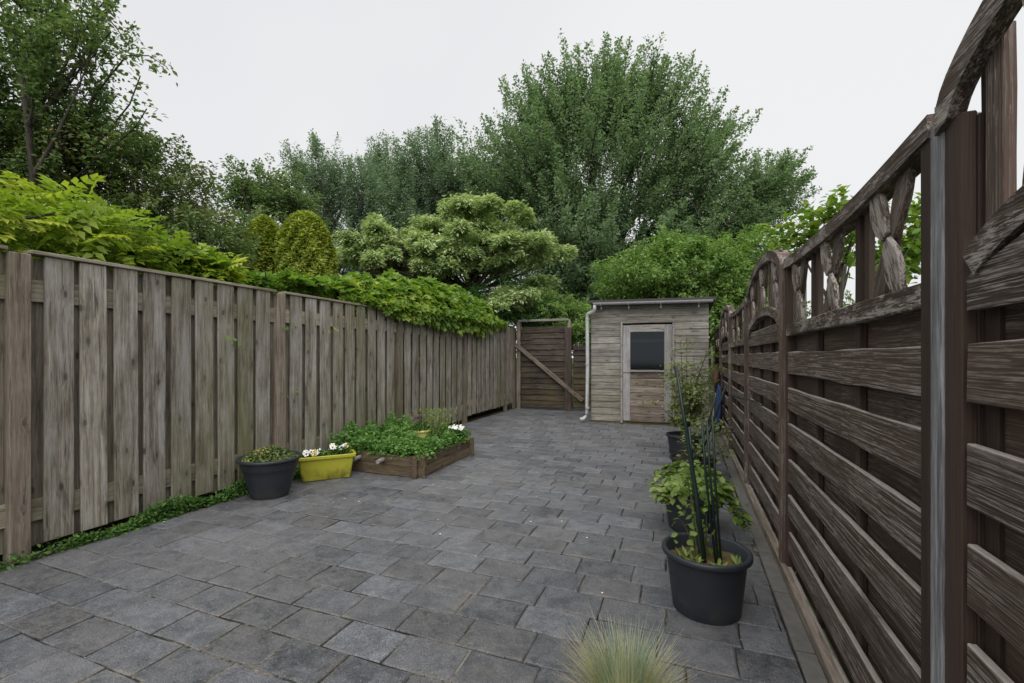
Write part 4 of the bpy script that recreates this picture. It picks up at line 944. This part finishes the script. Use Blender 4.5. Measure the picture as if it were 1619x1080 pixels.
# ------------------------------------------------------------------ pale roofed outbuilding and the white pole far off
ob = thing('outbuilding', 'small pale roofed building peeping over the arched fence panel', 'building', spot(1225, 400, 30)*1.0)
ob.location.z = 0; ob.rotation_euler = (0,0,YAW)
zt = EYE+(564-378)*30/FOC
obj('wall', MB().box((0,2,(zt-.9)/2), (4.2,4,zt-.9)).mesh(), m_conc, ob)
rfm = MB().add([(-1.4,-.3,zt-.95),(2.4,-.3,zt-.95),(2.4,2,zt),(-1.4,2,zt),(2.4,4.3,zt-.95),(-1.4,4.3,zt-.95)], [(0,1,2,3),(3,2,4,5),(0,3,5),(1,4,2),(0,5,4,1)])
obj('roof', rfm.mesh(), plain('pale_roof_sheet', (.52,.55,.60), .5, .1), ob)
pp = spot(1176, 466, 13.5); pl_ = thing('garden_lamp_post', 'slim white lamp post in front of the bright bush right of the shed', 'lamp post', (pp.x, pp.y, -.05))
obj('pole', MB().tube([(0,0,0),(0,0,pp.z+1.25)], .022, 8).mesh(smooth=True), m_wht, pl_)
obj('lamp_head', MB().lathe([(0,pp.z+1.38),(.05,pp.z+1.36),(.09,pp.z+1.30),(.06,pp.z+1.22),(.02,pp.z+1.2)], 12).mesh(smooth=True), m_wht, pl_)

# ------------------------------------------------------------------ vine along the left fence
LX = lambda y: -3.66-.0115*(y-1.466)
prof_y = [-1,.5,1.3,1.9,2.35,2.7,3.0,3.6,4.3,5.5,6.9,7.8,8.4,8.9,9.3]; prof_z = [2.10,2.18,2.26,2.42,2.32,2.12,2.02,2.00,2.10,2.30,2.45,2.40,2.28,2.0,1.86]
def vine_points(ya, yb, n, front=.0):
    y = rng.uniform(ya, yb, n); zt = np.interp(y, prof_y, prof_z)+.05*np.sin(y*7)+.04*np.sin(y*17+1)
    q = rng.uniform(-.35, math.pi*.86, n); sp = np.interp(y, [-1,2.4,3.2,4.3,5.5,8.4,9.3], [.75,.70,.30,.34,.42,.5,.22])
    ov = np.interp(y, [-1,2.6,4.4,5.2,8.2,9.2], [-.20,-.14,-.08,.06,.13,.02])
    h = zt-1.80; cx = LX(y)-sp*.95+ov
    rr_ = rng.uniform(.72, 1.04, n)
    x = cx+np.cos(q)*sp*rr_; z = 1.80+np.sin(q)*h*rr_
    x = np.minimum(x, LX(y)+np.interp(y, [-1,3.4,4.6,5.4], [-.22,-.20,-.05,.2])); x = np.where((y < 4.4) & (z < 2.02), np.minimum(x, LX(y)-.37), x); bad = (x > LX(y)-.125) & (z < 1.87); z[bad] = 1.87+rng.random(bad.sum())*.06
    O = unit(np.stack([np.cos(q)*h, rng.normal(0,.25,n), np.sin(q)*sp+.1], 1)); return np.stack([x,y,z],1), O
V1 = thing('wisteria', 'bright yellow green wisteria mounded over the near end of the left fence', 'climbing plant', (-4.3, 1.6, 1.8)); o1 = np.array(V1.location)
def leaf_objects(name, parent, P, O, size, T, mat, n_obj, up=.9, outw=.6, jit=.5, aspect=1., droop=.5, meshes=4):
    """the leaves one can pick apart: each an object sharing one of a few meshes"""
    Ms = []
    for k in range(meshes):
        s = T[0].copy(); s[:,2] += .04*np.sin(s[:,1]*5+k)+.05*(k-1.5)*s[:,1]**2; r = (k+.5)/meshes
        me = fastmesh(name, s, T[1], np.full(len(T[1]), r)); me.materials.append(mat); Ms.append(me)
    for i in range(n_obj):
        N = Vector(unit(np.array([0,0,1.])*up+O[i]*outw+rng.normal(size=3)*jit*.5)); D = Vector(O[i]+rng.normal(size=3)*.6+np.array([0,0,-droop])); D = (D-N*D.dot(N)*.8).normalized(); B = D.cross(N).normalized(); N2 = B.cross(D)
        s = size*rng.uniform(.7,1.2); mt = Matrix(((B.x*s*aspect, D.x*s, N2.x*s, P[i][0]),(B.y*s*aspect, D.y*s, N2.y*s, P[i][1]),(B.z*s*aspect, D.z*s, N2.z*s, P[i][2]),(0,0,0,1)))
        o = bpy.data.objects.new(name, Ms[i % meshes]); link(o, parent); o.matrix_basis = mt
P, O = vine_points(-.8, 3.1, 2600); P = P-o1
sel = np.argsort(-(O[:,0]*.8+O[:,2]*.3)+rng.random(len(P))*.5+(np.abs(P[:,1]-.5) > 1.3)*2)
leaf_objects('leaf', V1, P[sel], O[sel], .21, T_PIN, lf_gold, 290, jit=1.3)
o = obj('leaves_behind', leafcloud(P[sel[290:]], O[sel[290:]], .21, T_PIN, .9, .6, .9, 1., .5), lf_gold, V1); o['kind'] = 'stuff'
st = MB()
for k in range(14):
    y0 = random.uniform(-1, 1.2); st.tube(bez((random.uniform(-.1,.3), y0, -.3), (random.uniform(-.3,.4), y0+random.uniform(-.6,1.2), random.uniform(.1,.4)), Vector((0,0,.15))), [.014]*4+[.008]*3, 5, False)
obj('stem', st.mesh(smooth=True, fix=False), m_bark, V1)
n = 9000; y = rng.uniform(-1, 10.2, n); z = rng.random(n)*1.95; P = np.stack([LX(y)-.34-rng.random(n)*.35, y, z-1.8], 1)-np.array([-4.3,1.6,0.])
o = obj('lower_leaves', leafcloud(P, np.tile(np.array([1,0,.3]), (n,1)), .14, T_LOBE, .5, .9, .8, 1., .6), lf_shrub, V1); o['kind'] = 'stuff'
V2 = thing('climbing_vine', 'green climbing vine spilling over the far half of the left fence', 'climbing plant', (-4.0, 6.0, 1.8)); o2 = np.array(V2.location)
P, O = vine_points(2.5, 9.3, 21000); P = P-o2
sel = np.argsort(P[:,1]*1.0-O[:,0]*1.2-O[:,2]*.6+rng.random(len(P))*1.2)
leaf_objects('leaf', V2, P[sel], O[sel], .12, T_LOBE, lf_vine, 280, .7, .8, .8, 1.0, .6)
o = obj('leaves_beyond', leafcloud(P[sel[280:]], O[sel[280:]], .105, T_LOBE, .65, .75, .8, 1., .6), lf_vine, V2); o['kind'] = 'stuff'
# tendrils hanging in front of the far boards
n = 900; y = rng.uniform(4.9, 8.7, n); z = 1.9-rng.random(n)**2*np.interp(y, [4.9,5.6,7.8,8.7], [.10,.2,.30,.1]); P = np.stack([LX(y)+rng.uniform(.0,.10,n), y, z], 1)-o2
o = obj('leaves_over_cap', leafcloud(P, np.tile(np.array([1,0,.2]), (n,1)), .10, T_LOBE, .3, 1., .6, 1., .8), lf_vine, V2); o['kind'] = 'stuff'
st = MB()
for k in range(16):
    y0 = random.uniform(-3.2, 2.6); st.tube(bez((random.uniform(-.2,.2), y0, -.2), (random.uniform(-.2,.3), y0+random.uniform(-.4,.8), random.uniform(.1,.4)), Vector((0,0,.1))), [.012]*4+[.006]*3, 5, False)
obj('stem', st.mesh(smooth=True, fix=False), m_bark, V2)
# sprigs poking between the boards
n = 26; tgt = [(1.98,1.52),(1.95,.86),(2.55,1.5),(1.30,1.35),(4.3,1.2),(5.75,1.2)]
P = []; 
for yy, z_ in tgt:
    for k in range(5): P.append((LX(yy+1.466)+.012+random.uniform(0,.02), yy+1.466+random.gauss(0,.05), z_+random.gauss(0,.02)))
P = np.array(P)-o2; obj('sprig', leafcloud(P, np.tile(np.array([1,0,.1]), (len(P),1)), .05, T_OVAL, .3, .8, .6, .6, .5), lf_vine, V2); sc.objects['sprig']['kind'] = 'stuff'

# ------------------------------------------------------------------ weeds along the fence foot
def weeds(name, label, pts, size, n, mat, hgt):
    n = len(pts); P = pts.copy(); P[:,2] += rng.random(n)**1.6*hgt(P); O = unit(rng.normal(size=(n,3))*np.array([1,1,.3])+np.array([.35,0,.7]))
    o = obj(name, leafcloud(P, O, size, T_FOLD, .8, .4, .9, .5, -.2), mat); o['kind'] = 'stuff'; tag(o, label, 'weeds'); return o
n = 15000; y = rng.uniform(.4, 4.0, n); x = -3.66-.0115*(y-1.466)+rng.beta(2,2.4,n)*.125; cl = .5+.5*np.sin(y*5.3)*np.sin(y*2.1+1)+rng.normal(0,.2,n)
k = (rng.random(n) < np.interp(y, [.4,1.6,2.0,3.0,4.0], [.25,.5,.9,1,.8])) & (cl > .25); pts = np.stack([x, y, np.zeros(n)], 1)[k]
weeds('fence_foot_weeds', 'low green weeds growing in the strip under the left fence', pts, .032, n, lf_weed, lambda P: np.interp(P[:,1], [.4,1.5,2.2,2.9,4.0], [.03,.04,.09,.10,.06])*(1+.5*np.sin(P[:,1]*9)))
def flower_mesh(pet=5, r=.02, cup=.3):
    vs = [(0,0,0)]; fs = []
    for k in range(pet):
        a = 2*math.pi*k/pet; h = math.pi/pet*1.05
        i = len(vs)
        for (q, rr_, zz) in ((a-h*.6, r*.55, cup*r*.5), (a-h*.75, r*.95, cup*r), (a, r*1.1, cup*r*.9), (a+h*.75, r*.95, cup*r), (a+h*.6, r*.55, cup*r*.5)):
            vs.append((rr_*math.cos(q), rr_*math.sin(q), zz))
        fs += [(0,i,i+1),(0,i+1,i+2),(0,i+2,i+3),(0,i+3,i+4)]
    return MB().add(vs, fs)
m_white = plain('white_petal', (.78,.78,.76), .6, .05); m_purp = plain('dark_purple_petal', (.07,.015,.05), .6, .3); m_eye = plain('dark_pansy_centre', (.05,.015,.07), .7, .2); m_yel = plain('yellow_petal', (.62,.50,.10), .6, .1)
# ------------------------------------------------------------------ plants in pots and beds
def tuft(name, label, cat, base, P, O, size, mat, n_obj=0, T=T_FOLD, up=.8, outw=.4, jit=.8, aspect=.5, droop=.1, stems=0, stemtops=None, group=None):
    t = thing(name, label, cat, base, group=group); b = np.array(Vector(base)); P = P-b
    order = np.argsort(P@FW-P[:,2]*.5+rng.random(len(P))*.15)
    if n_obj: leaf_objects('leaf', t, P[order], O[order], size, T, mat, n_obj, up, outw, jit, aspect, droop, 3)
    r = order[n_obj:]
    if len(r): o = obj('foliage', leafcloud(P[r], O[r], size, T, up, outw, jit, aspect, droop), mat, t); o['kind'] = 'stuff'
    s = MB(); 
    for k in range(stems):
        e = P[rng.integers(len(P))]; s.tube(bez((random.uniform(-.03,.03), random.uniform(-.03,.03), 0), tuple(e), Vector((0,0,.04)), 5), [.004,.0035,.003,.002,.001], 4, False)
    if stems: obj('stem', s.mesh(fix=False), m_stemg, t)
    return t
m_stemg = plain('green_stem', (.07,.09,.03), .6, .3)
m_stemb = plain('brown_stem', (.06,.042,.028), .8, .3)
def disc(n, r, c, z0, hz, pw=.5):
    q = rng.random(n)*2*math.pi; rr_ = rng.random(n)**pw*r; x = np.cos(q)*rr_; y = np.sin(q)*rr_
    z = z0+hz*np.clip(1-(rr_/r)**2, 0, 1)*rng.uniform(.6,1.05,n)
    return np.stack([c[0]+x, c[1]+y, z], 1), unit(np.stack([x/r, y/r, np.full(n,.7)], 1))
def flowers(parent, pts, mats, r, meshname='flower', eye=True):
    fm = flower_mesh(5, r); em = MB().lathe([(r*.34,.004),(r*.2,.007),(0,.008)], 8)
    MF = {}
    for i, (x, y, z) in enumerate(pts):
        mt = mats[i % len(mats)]
        if mt.name not in MF: me = fm.mesh(fix=False); me.materials.append(mt); MF[mt.name] = me
        f = obj(meshname, MF[mt.name], None, parent, (x, y, z), (random.uniform(.2,1.0), random.uniform(-.5,.5), random.uniform(-.4,.4)))
        if eye:
            if 'eye' not in MF: me = em.mesh(fix=False); me.materials.append(m_eye); MF['eye'] = me
            obj('flower_centre', MF['eye'], None, f)
# grey pot beside the planter: low variegated mound
P, O = disc(2600, .215, (-3.37, 2.93), .305, .105)
tuft('variegated_plant', 'low mound of small yellow and green leaves in the round dark grey pot', 'plant', (-3.37,2.93,.31), P, O, .030, lf_varie, 0, T_FOLD, .7, .7, .9, .55, -.2)
# yellow planter: pansies
def ploc(lx, ly, z): a = a_; return (-3.33+lx*math.cos(a)-ly*math.sin(a), 3.545+lx*math.sin(a)+ly*math.cos(a), z)
PN = thing('pansies', 'white pansies with dark centres filling the yellow planter', 'flowers', (-3.33,3.545,.2)); q = []
for _ in range(900): lx = random.uniform(-.22,.22); q.append((lx, random.uniform(-.075,.075), random.uniform(0,.05+.045*(lx > .03))))
Pl = np.array([ploc(*p) for p in q])-np.array([-3.33,3.545,0]); o = obj('foliage', leafcloud(Pl, rand_unit(len(Pl))*.5+UP, .032, T_FOLD, .6, .4, 1., .6, 0), lf_weed, PN); o['kind'] = 'stuff'
fp = []
for _ in range(24):
    lx = random.choice((random.uniform(-.20,-.06), random.uniform(.02,.21), random.uniform(.05,.21))); p = ploc(lx, random.uniform(-.09,.05), .045+random.uniform(.0,.03)+.045*(lx > .03)); fp.append((p[0]+3.33, p[1]-3.545, p[2]))
flowers(PN, fp, [m_white, m_white, m_white, m_yel], .026)
# raised bed: dense leafy mass, higher towards the fence
n = 15000; x = rng.uniform(-3.62,-2.47,n); y = rng.uniform(3.89,5.05,n); hz = np.interp(x, [-3.62,-3.2,-2.47], [.23,.18,.12])*(1+.35*np.sin(x*9+1)*np.sin(y*8)+.25*np.sin(x*23+y*17)); P = np.stack([x,y,.16+hz*rng.random(n)**.7],1)
P[:,0] += np.where(x > -2.6, rng.normal(0,.03,n), 0); P[:,1] -= np.where(y < 4.0, rng.random(n)*.065, 0)
O = unit(rng.normal(size=(n,3))*.6+UP*.6)
tuft('bed_plants', 'dense mass of fresh green small leaves filling the raised bed', 'plants', (-3.05,4.4,.16), P, O, .040, lf_bed, 0, T_OVAL, 1., .3, .8, .62, .1)
# tall wispy grasses and purple flowers in the pale pot
n = 500; q = rng.random(n)*6.28; P = np.stack([-2.80+rng.normal(0,.13,n), 4.68+rng.normal(0,.10,n), .3+rng.random(n)*.28],1)
tuft('wispy_plant', 'thin wispy pale grass rising at the back of the raised bed', 'plant', (-2.8,4.68,.17), P, unit(rng.normal(size=(n,3))*.4+UP), .05, lf_pot, 0, T_FOLD, .3, .3, 1., .18, -1, stems=26)
P, O = disc(500, .12, (-2.92,4.62), .33, .10); PF = tuft('purple_flowers', 'dark purple flowers over leaves in the small pale yellow pot', 'flowers', (-2.92,4.62,.32), P, O, .035, lf_weed, 0, T_FOLD, stems=8)
flowers(PF, [(random.gauss(-.02,.035), random.gauss(0,.035), .15+random.uniform(-.02,.05)) for _ in range(16)], [m_purp], .020, eye=False)
P, O = disc(400, .11, (-2.555,4.86), .28, .07); WF = tuft('white_flowers', 'cluster of small white flowers in the black pot on the bed corner', 'flowers', (-2.555,4.86,.28), P, O, .03, lf_weed)
flowers(WF, [(random.gauss(0,.05), random.gauss(-.02,.045), .07+random.uniform(-.01,.02)) for _ in range(26)], [m_white], .019, eye=False)
# nearest pot: sparse sprouts and a small leafy stem by the stakes
sp = []; so_ = []
for k in range(12):
    a = random.random()*6.28; r_ = random.uniform(.05,.14); 
    for j in range(4): sp.append((.085+math.cos(a)*r_, 2.355+math.sin(a)*r_, .232)); so_.append((math.cos(a+j*1.6)*.55, math.sin(a+j*1.6)*.55, .9))
T_ = tuft('sprout_plants', 'few pale green sprouts on the brown mulch of the nearest pot', 'plant', (.085,2.355,.228), np.array(sp), unit(np.array(so_)), .055, lf_pot, 48, T_OVAL, .3, .3, .3, .28, -.8)
P = []; O = []
for k in range(110): z_ = random.random(); P.append((.055+random.gauss(0,.045)*(1.2-z_*.6)-z_*.05, 2.40+random.gauss(0,.04), .26+z_*.42)); O.append((random.gauss(0,1), random.gauss(-.3,1), .3))
tuft('climbing_seedling', 'small leafy seedling climbing up the stakes of the nearest pot', 'plant', (.07,2.39,.23), np.array(P), unit(np.array(O)), .040, lf_pot, 80, T_OVAL, .6, .5, .6, .7, .5, stems=10)
# second pot
P = []; O = []
for k in range(1050):
    q = random.random()*6.28; e = random.random()**.5; h = random.random(); r_ = .215*e*(.6+.6*math.sin(math.pi*min(1,h*.8+.15)))
    P.append((.03+math.cos(q)*r_-.02, 3.42+math.sin(q)*r_, .24+h*.18*(1.15-.5*e)+.05*math.sin(q*3))); O.append((math.cos(q)*.8, math.sin(q)*.8, .6))
for k in range(200):
    t_ = random.random(); P.append((.18+t_*.17+random.gauss(0,.02), 3.30+random.gauss(0,.03)-.05*t_, .30-.16*t_*t_+.04*math.sin(t_*7)+random.gauss(0,.02))); O.append((.7,-.2,.3))
tuft('leafy_plant', 'bushy light green leafy plant with a drooping shoot in the second pot', 'plant', (.025,3.42,.22), np.array(P), unit(np.array(O)), .050, lf_pot, 170, T_OVAL, .9, .5, .6, .68, .3, stems=26)
# black pot: low sparse leaves
P = []; O = []
for k in range(420): q = random.random()*6.28; r_ = random.random()**.6*.26; P.append((.10+math.cos(q)*r_+.08, 5.05+math.sin(q)*r_, .15+random.random()*.42)); O.append((math.cos(q), math.sin(q), .5))
tuft('low_plant', 'loose yellow green low plant in the shallow black pot', 'plant', (.055,5.02,.14), np.array(P), unit(np.array(O)), .045, lf_rose, 0, T_OVAL, .8, .4, .7, .6, .2, stems=22)
# tall airy shrub in the far pot: upright stems with leaf clusters in loose tiers
TS = thing('potted_shrub', 'tall airy shrub with yellow green tips in the farthest pot of the row', 'plant', (-.03,5.97,.21)); s = MB(); P = []; O = []
rdm = random.Random(4)
for k in range(22):
    q = rdm.random()*6.28; sp_ = rdm.uniform(.08,.46); h = rdm.uniform(.45,1.25)*(1.15-sp_*.5)
    tip = Vector((math.cos(q)*sp_, math.sin(q)*sp_*.8, h)); pts = bez((rdm.uniform(-.05,.05), rdm.uniform(-.05,.05), 0), tip, Vector((-math.cos(q)*.04, 0, h*.12)), 7)
    s.tube(pts, [.008-.001*i for i in range(7)], 5, False)
    for j in range(10):
        t_ = rdm.uniform(.22,1); p = pts[min(6,int(t_*6))]; d = Vector((rdm.gauss(0,1), rdm.gauss(0,1), .25)).normalized(); e = p+d*rdm.uniform(.06,.17)*(1.3-t_*.5); s.tube([p, e], [.003,.0012], 3, False)
        for i in range(rdm.randint(9, 17)): P.append(tuple(e+Vector((rdm.gauss(0,.045), rdm.gauss(0,.045), rdm.gauss(0,.025))))); O.append(tuple(d))
P = np.array(P); obj('stem', s.mesh(fix=False), m_stemb, TS); o = obj('foliage', leafcloud(P, unit(np.array(O)), .046, T_FOLD, .9, .5, .7, .6, .1), lf_rose, TS); o['kind'] = 'stuff'
# ornamental grass in front
gc = spot(988, 564, 1.45); gx, gy = gc.x, gc.y
OG = thing('ornamental_grass', 'blue green and straw coloured tufted grass at the bottom edge of the photo', 'grass', (gx, gy, 0))
def blades(n, mat, seed, rmax, h0, h1, w_):
    r_ = np.random.default_rng(seed); V = []; F = []
    for i in range(n):
        a = r_.random()*6.28; b = r_.random()**.6*.05; bx, by = math.cos(a)*b, math.sin(a)*b; a2 = a+r_.normal()*.5; ln = r_.uniform(h0, h1); sp_ = r_.random()**.8*rmax; dx, dy = math.cos(a2), math.sin(a2); px, py = -dy*w_, dx*w_
        k0 = len(V); dr = r_.uniform(.0, .35)*sp_
        for j in range(6):
            t_ = j/5; x = bx+dx*sp_*t_**1.5; y = by+dy*sp_*t_**1.5; z = .0+ln*t_-dr*t_**3; q = 1-t_*.9
            V += [(x-px*q, y-py*q, z), (x+px*q, y+py*q, z)]
        for j in range(5): F.append((k0+2*j, k0+2*j+1, k0+2*j+3, k0+2*j+2))
    return fastmesh('blades', np.array(V), np.array(F), np.repeat(r_.random(n), 5))
o = obj('green_blades', blades(800, None, 1, .17, .19, .335, .0018), leafmat('fescue_blade', (.16,.24,.19), (.36,.46,.37), (.52,.58,.46), .35), OG); o['kind'] = 'stuff'
o = obj('straw_blades', blades(1350, None, 2, .21, .12, .31, .0017), leafmat('straw_blade', (.42,.35,.18), (.68,.60,.37), (.82,.78,.58), .35), OG); o['kind'] = 'stuff'
# petal litter on the paving
n = 46; V = []; F = []
for i in range(n):
    d = random.uniform(2,7); u = random.uniform(150,1050); p = spot(u, 564, d)
    if not (XL < p.x < XR and p.y > 1): continue
    if p.x < -2.3 and 3.7 < p.y < 5.1: continue
    s_ = random.uniform(.003,.008); k0 = len(V); a = random.random()*3
    for q in range(5): V.append((p.x+math.cos(a+q*1.257)*s_*random.uniform(.5,1.2), p.y+math.sin(a+q*1.257)*s_, .0075+random.uniform(0,.003)))
    F.append(tuple(range(k0, k0+5)))
me = bpy.data.meshes.new('litter'); me.from_pydata(V, [], F); o = obj('petal_litter', me, m_white); o['kind'] = 'stuff'; tag(o, 'scattered tiny white petals fallen on the dark paving', 'petals')
